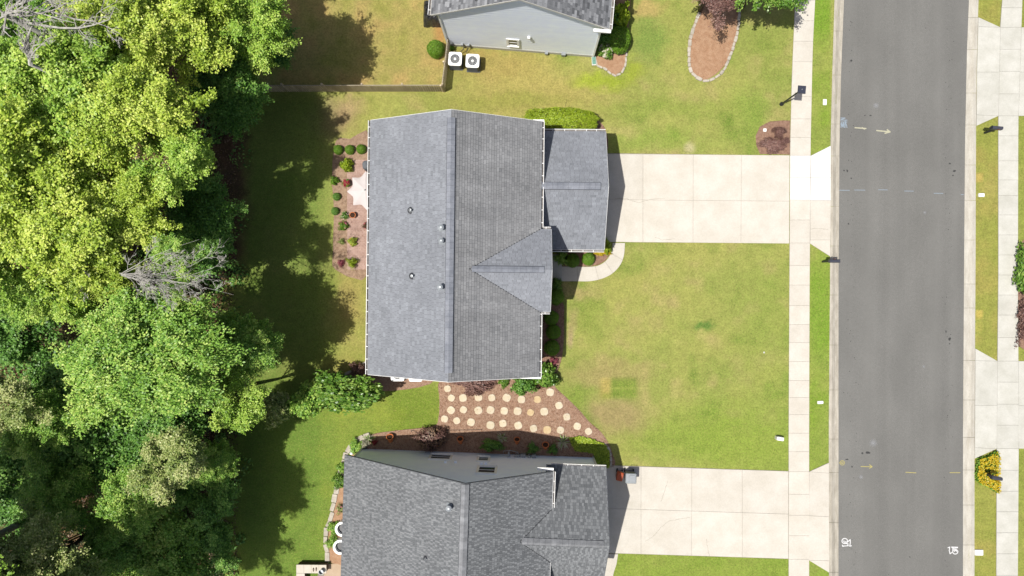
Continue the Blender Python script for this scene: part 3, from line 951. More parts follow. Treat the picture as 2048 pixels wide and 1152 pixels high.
def crack(root, pts, seed):
    rnd = random.Random(seed); mb = MB()
    pl = [P(x, y, SZ + .004) for x, y in pts]; q = []
    for a, b_ in zip(pl[:-1], pl[1:]):
        for k in range(6): q.append(a.lerp(b_, k / 6) + Vector((rnd.uniform(-1, 1), rnd.uniform(-1, 1), 0)) * .02)
    q.append(pl[-1])
    for a, b_ in zip(q[:-1], q[1:]):
        d = (b_ - a).normalized(); s_ = Vector((-d.y, d.x, 0)) * rnd.uniform(.004, .009)
        mb.face([a - s_, b_ - s_, b_ + s_, a + s_])
    mb.build('crack', M['joint'], root)
crack(bpy.data.objects['middle_driveway'], [(1230, 397), (1252, 397), (1263, 401), (1278, 405), (1300, 399), (1330, 396)], 1)
crack(bpy.data.objects['middle_driveway'], [(1310, 474), (1325, 480), (1350, 478)], 4)
crack(bpy.data.objects['lower_driveway'], [(1290, 1083), (1306, 1073), (1322, 1055), (1336, 1043), (1355, 1039), (1380, 1035)], 2)
crack(bpy.data.objects['lower_driveway'], [(1336, 962), (1328, 985), (1322, 1003)], 3)
crack(bpy.data.objects['lower_driveway'], [(1412, 1078), (1416, 1100), (1419, 1112)], 5)
crack(bpy.data.objects['middle_driveway'], [(1620, 458), (1640, 457), (1656, 459)], 6)
# east driveways
for nm, y0, y1, f0, f1, lab in (('upper_east_driveway', 55, 232, 35, 252, 'pale concrete driveway across the street, at the top'),
                                ('lower_east_driveway', 722, 897, 697, 917, 'pale concrete driveway across the street, further down')):
    rt = struct_base(nm, [(EWR(y0), y0), (2700, y0 + 5), (2700, y1 + 5), (EWR(y1), y1)], 0.018, lab)
    ym = (y0 + y1) / 2 + 1
    for a, b_ in ((y0, ym), (ym, y1)):
        xs_ = [None, 2140, 2240, 2340, 2440, 2560]
        for i in range(5):
            l0 = EWR(a) if i == 0 else xs_[i]; l1 = EWR(b_) if i == 0 else xs_[i]
            slab(rt, [P(l0, a)[:2], P(xs_[i + 1], a + 1)[:2], P(xs_[i + 1], b_ + 1)[:2], P(l1, b_)[:2]], SZ, M['concrete_grey'])
    ap = struct_base(nm.replace('driveway', 'apron'), [(CBR(f0), f0), (EWL(y0), y0), (EWL(y1), y1), (CBR(f1), f1)], 0.018, lab.replace('driveway', 'driveway apron'))
    slab(ap, [P(CBR(f0), f0)[:2], P(EWL(y0), y0)[:2], P(CBR(y0), y0 - 1)[:2]], SZ, M['concrete_grey'])
    slab(ap, [P(CBR(y0), y0 - 1)[:2], P(EWL(y0), y0)[:2], P(EWL(ym), ym)[:2], P(CBR(ym), ym)[:2]], SZ, M['concrete_grey'])
    slab(ap, [P(CBR(ym), ym)[:2], P(EWL(ym), ym)[:2], P(EWL(y1), y1)[:2], P(CBR(y1), y1 - 2)[:2]], SZ, M['concrete_grey'])
    slab(ap, [P(CBR(y1), y1 - 2)[:2], P(EWL(y1), y1)[:2], P(CBR(f1), f1)[:2]], SZ, M['concrete_grey'])

# curved front walk
outer = smooth_loop([(1123, 562.5), (1150, 562.5), (1180, 562.5), (1205, 557), (1226, 546), (1241, 529), (1248, 510), (1250, 486)], 6, closed=False)
inner = smooth_loop([(1123, 533), (1150, 533), (1178, 533.5), (1196, 531), (1210, 523), (1219, 512), (1224, 500), (1225, 486)], 6, closed=False)
rt = struct_base('front_walk', outer + inner[::-1], 0.016, 'curved concrete walk from the porch to the driveway')
cuts = [0, 7, 16, 24, 33, len(outer) - 1]
for a, b_ in zip(cuts[:-1], cuts[1:]):
    slab(rt, [P(*p)[:2] for p in outer[a:b_ + 1]] + [P(*p)[:2] for p in inner[a:b_ + 1][::-1]], SZ - 0.004, M['concrete'])
rt = struct_base('front_porch', [(1095, 509), (1124, 509), (1124, 562), (1095, 562)], 0.03, 'shaded concrete porch floor beside the gable')
slab(rt, [P(*p)[:2] for p in ((1085, 509), (1123.5, 509), (1123.5, 562), (1085, 562))], 0.09, M['concrete_grey'], gap=0.0)
# small walk at the lower house
rt = struct_base('lower_side_walk', [(1200, 1106), (1236, 1107), (1233, 1128), (1226, 1145), (1200, 1230)], 0.016, 'short concrete walk below the lower driveway')
slab(rt, [P(*p)[:2] for p in ((1195, 1107), (1236, 1108), (1233, 1128), (1228, 1143), (1222, 1170), (1220, 1230), (1195, 1230))], SZ - .004, M['concrete'])

# ------------------------------------------------------------------ beds
def bed(name, pts, mat, label, z=0.02, hump=0.03, sub=5, smooth=True):
    loop = smooth_loop(pts, sub) if smooth else pts
    w = ccw([tuple(P(x, y, 0)[:2]) for x, y in loop])
    cx = sum(p[0] for p in w) / len(w); cy = sum(p[1] for p in w) / len(w)
    mb = MB()
    mb.loft([[(p[0], p[1], -0.05) for p in w], [(p[0], p[1], z) for p in w],
             [(cx + (p[0] - cx) * 0.97, cy + (p[1] - cy) * 0.97, z + hump) for p in w]], caps=False)
    mb.face([(cx + (p[0] - cx) * 0.97, cy + (p[1] - cy) * 0.97, z + hump) for p in w])
    o = mb.build(name, mat)
    return tag(o, label, kind='structure'), w, z + hump

def inside(p, w):
    c = False
    for i in range(len(w)):
        a, b_ = w[i], w[i - 1]
        if (a[1] > p[1]) != (b_[1] > p[1]) and p[0] < (b_[0] - a[0]) * (p[1] - a[1]) / (b_[1] - a[1]) + a[0]:
            c = not c
    return c

def chips(w, z, n, label, seed=3, size=0.07):
    rng = np.random.RandomState(seed)
    xs = [p[0] for p in w]; ys = [p[1] for p in w]
    pts = []
    while len(pts) < n:
        c = rng.uniform([min(xs), min(ys)], [max(xs), max(ys)])
        if inside(c, w): pts.append((c[0], c[1], z + rng.uniform(0.004, 0.03)))
    p = np.array(pts)
    nrm = rng.normal(size=(n, 3)) * 0.35; nrm[:, 2] += 1
    v = leaf_quads(p, nrm, size * rng.uniform(0.5, 1.5, n), rng, 0.16)
    me = quad_mesh('wood_chips', v, rng.uniform(0, 1, n))
    me.materials.append(M['litter_chip'])
    o = bpy.data.objects.new('wood_chips', me)
    COL.objects.link(o)
    tag(o, label, 'wood chips', kind='stuff')
M['litter_chip'] = leaf_mat('chip', alb(122, 78, 56), alb(184, 132, 100), alb(236, 200, 166), 0.02, 0.9)

_, w, z = bed('stepping_stone_bed', [(878, 764), (905, 758), (1000, 757), (1090, 755), (1108, 765), (1112, 776), (1135, 797), (1160, 822), (1180, 845), (1200, 862),
     (1216, 884), (1224, 905), (1228, 932), (1180, 935), (1000, 930), (760, 920), (714, 905), (722, 884), (745, 868), (800, 860), (866, 852), (877, 835), (879, 800)],
     M['mulch'], 'brown bark mulch bed holding the stepping stones between two houses', sub=4)
chips(w, z, 9000, 'loose wood chips scattered over the stepping stone bed')
_, w, z = bed('front_mulch_bed', [(1062, 600), (1122, 600), (1128, 640), (1127, 690), (1122, 722), (1112, 750), (1108, 768), (1062, 768)], M['mulch_red'], 'narrow mulch bed along the front of the middle house', sub=3)
chips(w, z, 1200, 'loose wood chips in the narrow front bed', 5)
bed('entry_mulch_bed', [(1124, 496), (1215, 490), (1222, 494), (1219, 510), (1210, 522), (1196, 530), (1178, 533), (1124, 533)], M['mulch_red'], 'small mulch bed inside the curve of the front walk', smooth=False)
_, w, z = bed('oval_bed', [(1420, -40), (1455, -30), (1474, 20), (1478, 45), (1470, 92), (1450, 130), (1425, 153), (1405, 160), (1385, 150), (1378, 125), (1378, 85), (1388, 45), (1400, 15)], M['mulch_dry'], 'oval tan bark bed ringed with pale stones', sub=5)
chips(w, z, 1500, 'loose bark chips over the oval bed', 6, 0.05)
bed('corner_bed', [(1186, 122), (1196, 108), (1210, 40), (1240, -30), (1262, -30), (1258, 40), (1252, 90), (1250, 130), (1238, 146), (1228, 150), (1214, 140), (1194, 132)], M['mulch_dry'], 'bark bed at the corner of the white sided house', sub=4)
bed('lamp_bed', [(1580, 241), (1565, 241), (1540, 243), (1520, 253), (1511, 272), (1513, 292), (1520, 308), (1580, 309.5)], M['mulch_red'], 'mulch bed at the corner of driveway and sidewalk', smooth=False, z=.01, hump=.02)
_, w, z = bed('patio_bed', [(672, 282), (700, 278), (745, 280), (745, 540), (672, 540), (666, 500), (668, 420), (664, 350)], M['soil'], 'soil bed around the back patio', sub=3)
chips(w, z, 1500, 'loose bark bits on the soil of the back patio bed', 8, .06)
bed('hedge_bed', [(1060, 240), (1100, 236), (1180, 232), (1202, 246), (1212, 262), (1216, 290), (1200, 300), (1060, 300)], M['mulch_red'], 'soil strip under the clipped hedge', sub=3, hump=.01, z=.01)
bed('rear_corner_bed', [(732, 724), (718, 736), (700, 744), (690, 756), (700, 778), (780, 782), (860, 768), (862, 740), (760, 724)], M['mulch'], 'mulch bed at the rear corner of the middle house', sub=3)
bed('west_border_bed', [(712, 900), (696, 920), (684, 950), (676, 985), (670, 1015), (662, 1040), (657, 1065), (658, 1100), (662, 1125), (740, 1125), (740, 900)], M['mulch_dry'], 'planted border along the west wall of the lower house', sub=3)
bed('east_edge_bed', [(2038, 490), (2080, 480), (2140, 500), (2140, 700), (2080, 696), (2038, 692), (2036, 600)], M['mulch_red'], 'mulch bed beyond the east sidewalk', sub=3)
bed('wood_floor_strip', [(426, 1010), (438, 1000), (446, 1060), (444, 1180), (428, 1200), (418, 1100)], M['soil'], 'bare soil strip along the wood edge', sub=3)

def stone_border(label, pts, n, size=(0.34, 0.15, 0.10), z=0.03, closed=False, mat='stone', seed=1):
    rnd = random.Random(seed)
    pl = smooth_loop(pts, 8, closed)
    w = [P(x, y, 0) for x, y in pl]
    L = [0.0]
    for a, b_ in zip(w[:-1], w[1:]): L.append(L[-1] + (b_ - a).length)
    mid = w[len(w) // 2]
    t = thing('stone_border', label, 'stone edging', (mid.x, mid.y, 0.0), 'stone borders of the beds')
    tot = L[-1]; s = 0.0
    while s < tot:
        ln = size[0] * rnd.uniform(0.7, 1.25)
        m_ = s + ln / 2
        i = max(k for k in range(len(L)) if L[k] <= min(m_, tot - 1e-4))
        i = min(i, len(w) - 2)
        f = (m_ - L[i]) / max(1e-6, L[i + 1] - L[i])
        p = w[i].lerp(w[i + 1], min(1, f)); d = w[i + 1] - w[i]
        mb = MB()
        mb.rbox((p.x + rnd.uniform(-.015, .015), p.y + rnd.uniform(-.015, .015), z + rnd.uniform(-.01, .015)), (ln - 0.025, size[1] * rnd.uniform(.8, 1.2), size[2]), 0.045,
                math.atan2(d.y, d.x) + rnd.uniform(-.12, .12), bev=0.02, n=2)
        mb.build('stone', M[mat], t)
        s += ln
    return t
stone_border('long chain of pale blocks ringing the oval bark bed', [(1409, -10), (1402, 18), (1391, 45), (1380, 80), (1377.5, 115), (1380, 140), (1392, 154), (1410, 162), (1428, 157), (1446, 142), (1458, 116), (1468, 88), (1475, 60), (1478, 30), (1476, 10)], 60, (.36, .17, .12))
stone_border('short pale stone edging of the bed at the white house corner', [(1191, 118), (1194, 131), (1208, 137), (1222, 147), (1230, 151), (1242, 146), (1250, 130), (1252, 112), (1253, 95)], 20, (.34, .12, .08), seed=2)
stone_border('pale stone edging curving round the west border of the lower house', [(740, 868), (722, 876), (706, 888), (694, 905), (686, 930), (678, 958), (672, 985), (668, 1005), (664, 1025), (660, 1042), (653, 1062), (652, 1085), (655, 1105), (655, 1122)], 60, (.5, .27, .12), seed=3)
stone_border('grey stone edging beside the lower house garage bed', [(1210, 886), (1216, 896), (1221, 908), (1222, 932)], 12, (.3, .14, .1), seed=4)
stone_border('pale stone edging behind the rear corner of the middle house', [(734, 724), (720, 732), (706, 740), (694, 746)], 8, (.3, .16, .1), seed=5)
stone_border('row of mossy stones along the wood edge', [(434, 1015), (437, 1050), (436, 1090), (434, 1125), (432, 1160)], 12, (.5, .25, .14), mat='grey_bark', seed=6)
stone_border('thin edging round the bed beyond the east sidewalk', [(2037, 600), (2037, 650), (2037, 690)], 10, (.3, .08, .07), mat='brownblock', seed=7)

# patio pavers
PZ = 0.055
rt = struct_base('patio', [(695, 318), (760, 318), (760, 539), (695, 539)], PZ - 0.012, 'pinkish paver patio behind the middle house')
mb = MB()
a0, a1 = P(695, 539), P(762, 318)
ny_ = int((a1.y - a0.y) / 0.105); nx_ = int((a1.x - a0.x) / 0.21)
for j in range(ny_):
    for i in range(nx_ + 1):
        x0 = a0.x + (i - 0.5 * (j % 2)) * 0.21; y0 = a0.y + j * 0.105
        x0c = max(x0, a0.x)
        mb.box(((x0c + x0 + 0.2) / 2, y0 + 0.05, PZ - 0.02), (max(0.02, x0 + 0.2 - x0c), 0.095, 0.05 + random.uniform(0, .004)))
o = mb.build('pavers', M['paver'], rt)
o['kind'] = 'stuff'
rt = struct_base('lower_patio', [(640, 1130), (720, 1126), (760, 1300), (600, 1300)], 0.02, 'tan slab terrace at the lower left of the lower house')
grid_slabs(rt, [(656, 1128), (740, 1124), (740, 1290), (600, 1290)], [0, .5, 1], [0, .3, .65, 1], 0.05, M['flag'])

# ------------------------------------------------------------------ road markings
def stroke(mb, pts, wdt, zoff=0.005):
    w = [P(x, y, road_z(x, y) + zoff) for x, y in pts]
    for a, b_ in zip(w[:-1], w[1:]):
        d = (b_ - a); d.z = 0
        if d.length < 1e-5: continue
        d.normalize(); s = Vector((-d.y, d.x, 0)) * wdt / 2; e = d * wdt * 0.35
        mb.face([a - e - s, b_ + e - s, b_ + e + s, a - e + s])
def marking(strokes, mat, label, name='road_marking', w=0.045, cat='road marking', group='spray painted survey marks'):
    mb = MB()
    for k, st in enumerate(strokes):
        st_ = st
        stroke(mb, st_, w, 0.005 + 0.0006 * k)
    c = P(*strokes[0][0], 0)
    o = mb.build(name, mat, org=(c.x, c.y, 0.0))
    return tag(o, label, cat, group)
def circ(cx, cy, r, n=14, a0=0, a1=6.283, ry=None):
    return [(cx + r * math.cos(a0 + (a1 - a0) * k / n), cy + (ry or r) * math.sin(a0 + (a1 - a0) * k / n)) for k in range(n + 1)]
marking([[(1710, 255.3), (1732, 257)], [(1724, 255.4), (1729, 258)]], M['paint_c'], 'short cream spray dash left of the cream arrow, upper street', w=.07)
marking([[(1753.5, 261), (1780, 263.8)], [(1774.5, 259.5), (1780, 263.8), (1770, 266.5)]], M['paint_c'], 'cream spray arrow pointing right on the upper street', w=.075)
marking([[(1681.5, 236), (1690, 236), (1681, 240), (1694, 240.3)], [(1682, 244), (1694, 244)], [(1682, 255), (1683, 246), (1685, 254), (1687, 245), (1688, 255)], [(1690, 255), (1690.5, 242), (1694, 255)],
         [(1681, 248), (1690, 248)], [(1682, 251), (1688, 252)]], M['paint_b'], 'pale blue spray scribble beside the upper left curb', w=.05)
for i, (x0, x1, y, lb) in enumerate(((1679, 1699, 380.4, 'pale blue dash touching the left curb, mid street'), (1709, 1730, 380, 'second pale blue dash from the left curb, mid street'),
                       (1757, 1775, 379.5, 'third pale blue dash from the left curb, mid street'), (1809, 1827, 382, 'fourth pale blue dash from the left curb, mid street'),
                       (1868, 1886, 386.5, 'fifth pale blue dash from the left curb, mid street'), (1922, 1927, 389, 'tiny pale blue dash touching the right curb, mid street'))):
    marking([[(x0, y), (x1, y + .3)]], M['paint_b'], lb, w=.035)
marking([[(1679, 925.5), (1681, 925.7)], circ(1684.5, 925.7, 4.6), circ(1684.5, 925.7, 2.0, 8)], M['paint_y'], 'yellow spray circle at the lower left curb', w=.035)
marking([[(1722, 933), (1744, 933.5)], [(1739, 929.5), (1744.5, 933.5), (1739, 936.5)]], M['paint_y'], 'yellow spray arrow pointing right on the lower street', w=.045)
marking([[(1811.5, 944.5), (1832, 945.7)]], M['paint_y'], 'yellow spray dash in the middle of the lower street', w=.045)
marking([[(1900, 945.3), (1920, 945.3)]], M['paint_y'], 'yellow spray dash near the lower right curb', w=.045)
# painted white numbers (a 9, a 1 and a 2, lying on their sides)
marking([circ(1689.5, 1082, 5.6, 14, ry=5.2), circ(1689.8, 1082.5, 2.2, 6, 0, 3.6), [(1685, 1092.2), (1697, 1091.4)], [(1684.5, 1090), (1686, 1093)], [(1692, 1087), (1696, 1087.5), (1695.5, 1091)],
         [(1695, 1084), (1700.5, 1079.2), (1700.5, 1086), (1699.5, 1092.3), (1703, 1091.5)]], M['paint_w'], 'white spray painted numerals by the lower left curb', w=.05)
marking([[(1896, 1095.5), (1899.5, 1094), (1898.5, 1101), (1900, 1107.5), (1903.5, 1105)], [(1903, 1094), (1915.5, 1094.5)], [(1904, 1095), (1908, 1096.5), (1915, 1095.5)], [(1906, 1096), (1905.5, 1101)],
         circ(1910.5, 1103.5, 5.2, 14, ry=4.6), circ(1911, 1103, 2.2, 6, 3.1, 6.2)], M['paint_w'], 'white spray painted numerals by the lower right curb', w=.05)
# curb extension of the yellow line
mb = MB()
rr_ = random.Random(5)
def spot(x, y, r, mat, lb, ry=None):
    mb = MB()
    n = 9
    c = P(x, y, road_z(x, y) + 0.004)
    mb.face(ccw([(c.x + r * (1 + rr_.uniform(-.3, .3)) * math.cos(6.283 * k / n), c.y + (ry or r) * (1 + rr_.uniform(-.3, .3)) * math.sin(6.283 * k / n), c.z) for k in range(n)]))
    o = mb.build('road_stain', mat, org=(c.x, c.y, 0.0))
    return tag(o, lb, 'road stain', 'stains on the street')
spot(1702.5, 121.5, .06, M['oil'], 'dark tar spot near the left curb, top of the street')
spot(1741, 230.6, .08, M['oil'], 'small dark oblong stain above the cream dash', .035)
spot(1729.7, 231, .04, M['oil'], 'tiny dark stain left of the dark oblong stain')
spot(1694.5, 341.5, .06, M['oil'], 'dark tar spot by the left curb above the blue dashes', .08)
spot(1688, 341, .045, M['oil'], 'dark tar spot closest to the left curb above the blue dashes')
spot(1702.5, 356.5, .045, M['oil'], 'dark tar spot just above the second blue dash')
spot(1697, 447.5, .05, M['oil'], 'dark tar spot below the blue dashes near the left curb')
spot(1899.5, 327, .05, M['oil'], 'dark tar spot near the right curb, upper of a pair')
spot(1909, 342, .1, M['oil'], 'dark oblong tar stain near the right curb', .05)
spot(1906, 351, .04, M['oil'], 'dark tar dot below the oblong stain near the right curb')
spot(1899.5, 678, .08, M['oil'], 'ragged tar stain near the right curb, mid lower street', .09)
spot(1899, 687.5, .045, M['oil'], 'tar dot below the ragged stain near the right curb')
spot(1892, 663, .04, M['oil'], 'tar dot above the ragged stain near the right curb', .07)
spot(1736, 905.5, .13, M['oil'], 'dark oil stain above the yellow arrow, larger of two', .07)
spot(1725, 906.5, .06, M['oil'], 'dark oil stain above the yellow arrow, smaller of two')
spot(1694, 919, .1, M['oil'], 'dark tar streak beside the yellow circle', .04)
spot(1704, 933.5, .05, M['oil'], 'dark tar dot left of the yellow arrow')
spot(1819.5, 1114, .035, M['oil'], 'dark tar dot at the bottom of the street')
mb = MB()
for k in range(150):
    side = rr_.random()
    x = 1700 + rr_.gauss(0, 6) if side < .45 else (1896 + rr_.gauss(0, 6) if side < .85 else rr_.uniform(1690, 1920)); y = rr_.uniform(0, 1150)
    r = rr_.uniform(.012, .03)
    c = P(x, y, road_z(x, y) + 0.004)
    mb.face([(c.x + r * math.cos(1.257 * q), c.y + r * math.sin(1.257 * q), c.z) for q in range(5)])
tag(mb.build('tar_specks', M['oil']), 'tiny dark specks of tar along both wheel tracks of the street', 'tar specks', kind='stuff')
def soft_spot(x, y, r, lb, ry=None):
    m, nt, b = _mat('chalk_blotch')
    tc = nt.nodes.new('ShaderNodeTexCoord')
    ln = N(nt, 'ShaderNodeVectorMath', operation='LENGTH')
    nt.links.new(tc.outputs['Object'], ln.inputs[0])
    nz = N(nt, 'ShaderNodeTexNoise', Scale=14.0, Detail=4.0)
    nt.links.new(tc.outputs['Object'], nz.inputs['Vector'])
    mr = N(nt, 'ShaderNodeMapRange')
    mr.inputs['From Min'].default_value = 0.0; mr.inputs['From Max'].default_value = r
    mr.inputs['To Min'].default_value = 0.95; mr.inputs['To Max'].default_value = 0.0
    nt.links.new(ln.outputs['Value'], mr.inputs['Value'])
    mu = N(nt, 'ShaderNodeMath', operation='MULTIPLY')
    nt.links.new(mr.outputs[0], mu.inputs[0]); nt.links.new(nz.outputs['Fac'], mu.inputs[1])
    nt.links.new(mu.outputs[0], b.inputs['Alpha'])
    b.inputs['Base Color'].default_value = alb(214, 216, 220)
    b.inputs['Roughness'].default_value = 0.9
    mb = MB()
    c = P(x, y, road_z(x, y) + 0.004)
    mb.face([(c.x + r * math.cos(.3927 * q), c.y + (ry or r) * math.sin(.3927 * q), c.z) for q in range(16)])
    o = mb.build('road_stain', m, org=(c.x, c.y, c.z))
    tag(o, lb, 'road stain', 'stains on the street')
soft_spot(1752, 211, .22, 'pale chalky blotch above the cream arrow')
soft_spot(1746.5, 886, .28, 'pale chalky blotch above the oil stains, lower street')
soft_spot(1722, 954, .16, 'small pale blotch below the yellow arrow')
soft_spot(1849.5, 425, .12, 'small pale blotch in the right lane below the blue dashes', .2)
soft_spot(1847.5, 733, .1, 'small pale blotch in the right lane, mid lower street', .2)

# ================================================================== HOUSES
class Fr:
    def __init__(s, th): s.t = math.radians(th); s.c = math.cos(s.t); s.s = math.sin(s.t)
    def w(s, x, y): return (x * s.c + y * s.s, -x * s.s + y * s.c)

def clip_poly(poly, clip):
    """Sutherland-Hodgman, clip convex ccw"""
    out = poly
    n = len(clip)
    for i in range(n):
        a, b_ = clip[i], clip[(i + 1) % n]
        if not out: return []
        inp, out = out, []
        ex, ey = b_[0] - a[0], b_[1] - a[1]
        def side(p): return ex * (p[1] - a[1]) - ey * (p[0] - a[0])
        for j in range(len(inp)):
            p, q = inp[j - 1], inp[j]
            sp, sq = side(p), side(q)
            if sq >= 0:
                if sp < 0:
                    t = sp / (sp - sq); out.append((p[0] + (q[0] - p[0]) * t, p[1] + (q[1] - p[1]) * t))
                out.append(q)
            elif sp >= 0:
                t = sp / (sp - sq); out.append((p[0] + (q[0] - p[0]) * t, p[1] + (q[1] - p[1]) * t))
    return out

def roof_slope(root, polys, plane, mat, tab=0.3, expo=0.146, seed=0, style='plain', singles=60, thick=0.10, label=None):
    """polys: convex plan polygons; plane=(x0,y0,z0,gx,gy) with z0 at the eave"""
    x0, y0, z0, gx, gy = plane
    g = math.hypot(gx, gy)
    vx, vy = gx / g, gy / g                     # upslope in plan
    ux, uy = vy, -vx
    def zz(x, y): return z0 + gx * (x - x0) + gy * (y - y0)
    def UV(p): return ((p[0] - x0) * ux + (p[1] - y0) * uy, (p[0] - x0) * vx + (p[1] - y0) * vy)
    def XY(u, v): return (x0 + u * ux + v * vx, y0 + u * uy + v * vy)
    rnd = random.Random(seed)
    e = expo * math.cos(math.atan(g))
    part = MB()
    for p in polys:
        p = ccw(p)
        part.solid([(a, b_, zz(a, b_) - thick) for a, b_ in p], [(a, b_, zz(a, b_)) for a, b_ in p])
    rf = part.build('roof', M['deck'], root)
    if label: rf['label'] = label
    uvp = [ccw([UV(q) for q in p]) for p in polys]
    umin = min(q[0] for p in uvp for q in p); umax = max(q[0] for p in uvp for q in p)
    vmin = min(q[1] for p in uvp for q in p); vmax = max(q[1] for p in uvp for q in p)
    stuff = MB()
    whole = []
    r0 = int(math.floor(vmin / e)); r1 = int(math.ceil(vmax / e))
    for r in range(r0, r1):
        v0, v1 = r * e, (r + 1) * e
        u = umin - rnd.uniform(0, tab)
        k = rnd.randint(0, 1)
        rowc = rnd.gauss(0, .05)  # tone per course, standing in for shadow lines along the shingle lips
        while u < umax:
            k += 1
            if style == 'plain':
                wd = tab * rnd.uniform(0.75, 1.3); c = min(1, max(0, rnd.gauss(0.5, 0.17))); lift = rnd.uniform(0.010, 0.015)
            elif style == 'dots':
                hi = (k % 2 == 0) if rnd.random() < .85 else (k % 2 == 1)
                wd = tab * rnd.uniform(0.6, 1.15); c = rnd.uniform(.5, .8) if hi else rnd.uniform(0.16, .42); lift = 0.016 if hi else 0.007
            elif style == 'courses':
                wd = tab * rnd.uniform(0.75, 1.3); c = min(1, max(0, rnd.gauss(0.5, 0.11) + rowc)); lift = 0.024
            else:
                wd = tab * rnd.uniform(0.6, 1.5); c = min(1, max(0, rnd.gauss(0.5, 0.3))); lift = rnd.uniform(0.008, 0.018)
            u1 = u + wd
            gap = 0.004
            q = [(u + gap, v0), (u1 - gap, v0), (u1 - gap, v1 + .01), (u + gap, v1 + .01)]
            for p in uvp:
                full = all(all(((p[(i + 1) % len(p)][0] - p[i][0]) * (t[1] - p[i][1]) - (p[(i + 1) % len(p)][1] - p[i][1]) * (t[0] - p[i][0])) >= 0 for i in range(len(p))) for t in q)
                cl = q if full else clip_poly(q, p)
                if len(cl) < 3: continue
                def lf(v): return 0.003 + (lift) * (1 - (v - v0) / (v1 - v0))
                top = []; bot = []
                for a, b_ in cl:
                    X_, Y_ = XY(a, b_); Z_ = zz(X_, Y_)
                    top.append((X_, Y_, Z_ + lf(b_))); bot.append((X_, Y_, Z_ - 0.002))
                if full and wd > tab * 0.95:
                    whole.append((bot, top, c))
                else:
                    stuff.solid(bot, top, c, bottom=False)
            u = u1
    rnd.shuffle(whole)
    for bot, top, c in whole[:singles]:
        mb = MB(); mb.solid(bot, top, c, bottom=False)
        mb.build('shingle', mat, rf)
    for bot, top, c in whole[singles:]:
        stuff.solid(bot, top, c, bottom=False)
    if stuff.f:
        o = stuff.build('shingles', mat, rf); o['kind'] = 'stuff'
    return rf

def ridge_caps(root, a, b_, mat, width=0.34, ln=0.27, drop=0.15, rise=0.05, name='ridge_cap'):
    """a, b_ are (x, y, z) ridge ends"""
    a, b_ = Vector(a), Vector(b_)
    d = (b_ - a); L = d.length; d.normalize()
    s = Vector((-d.y, d.x, 0)).normalized()
    vm = MB()  # dark vent body, wider than the caps to draw the ridge's shadow line
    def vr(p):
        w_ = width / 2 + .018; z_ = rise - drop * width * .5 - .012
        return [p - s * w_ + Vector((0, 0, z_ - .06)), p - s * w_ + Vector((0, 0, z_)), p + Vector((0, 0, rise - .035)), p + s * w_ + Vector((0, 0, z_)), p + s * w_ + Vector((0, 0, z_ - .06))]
    vm.loft([vr(a), vr(b_)]); vm.build('ridge_vent_shadow_line', M['dark'], root)
    n = int(L / ln)
    for k in range(n):
        p0 = a + d * (L * k / n + .003); p1 = a + d * (L * (k + 1) / n - 0.003)
        mb = MB()
        h0 = rise + 0.012; h1 = rise
        def ring(p, h):
            return [p - s * width / 2 + Vector((0, 0, h - drop * 0.5 * width * 1.0 - .02)), p - s * width / 2 + Vector((0, 0, h - drop * width * .5)), p + Vector((0, 0, h)),
                    p + s * width / 2 + Vector((0, 0, h - drop * width * .5)), p + s * width / 2 + Vector((0, 0, h - drop * 0.5 * width - .02)), p + Vector((0, 0, h - 0.03))]
        mb.loft([ring(p0, h0), ring(p1, h1)])
        mb.build(name, mat, root)

def gutter(root, a, b_, out, hang=0.6, wd=0.13, seed=0, downs=None):
    """open channel from a to b_ (x, y, z of the eave), opening outwards in plan direction out"""
    a, b_ = Vector(a), Vector(b_); o_ = Vector((out[0], out[1], 0)).normalized()
    d = (b_ - a); L = d.length; d.normalize()
    mb = MB()
    def bar(x0, x1, z0, z1):
        p = [a + o_ * x0, b_ + o_ * x0, b_ + o_ * x1, a + o_ * x1]
        p = ccw([(q.x, q.y) for q in p])
        mb.prism(p, a.z + z0, a.z + z1)
    bar(wd - 0.022, wd, -0.13, 0.0)
    bar(0.0, 0.012, -0.13, -0.03)
    bar(0.012, wd - 0.022, -0.13, -0.12)
    g = mb.build('gutter', M['white'], root)
    rnd = random.Random(seed)
    s = 0.25
    while s < L:
        p = a + d * s
        h = MB()
        q = ccw([((p + o_ * t + d * w_).x, (p + o_ * t + d * w_).y) for t, w_ in ((0.0, -.014), (wd - .022, -.014), (wd - .022, .014), (0.0, .014))])
        h.prism(q, a.z - 0.02, a.z - 0.008)
        h.build('gutter_hanger', M['white'], g)
        s += hang * rnd.uniform(0.9, 1.1)
    # settled grit in the channel
    tr = MB()
    p = [a + o_ * .013, b_ + o_ * .013, b_ + o_ * (wd - .023), a + o_ * (wd - .023)]
    tr.prism(ccw([(q.x, q.y) for q in p]), a.z - 0.118, a.z - 0.105)
    tr.build('gutter_grit', M['trough'], g)
    return g

def board(root, a, b_, w, h, mat='white', name='fascia'):
    """straight board between two points (follows slope), w horizontal thickness, h vertical"""
    a, b_ = Vector(a), Vector(b_)
    d = b_ - a
    s = Vector((-d.y, d.x, 0)).normalized() * w / 2
    mb = MB()
    mb.solid([a - s - Vector((0, 0, h)), b_ - s - Vector((0, 0, h)), b_ + s - Vector((0, 0, h)), a + s - Vector((0, 0, h))], [a - s, b_ - s, b_ + s, a + s])
    return mb.build(name, M[mat], root)

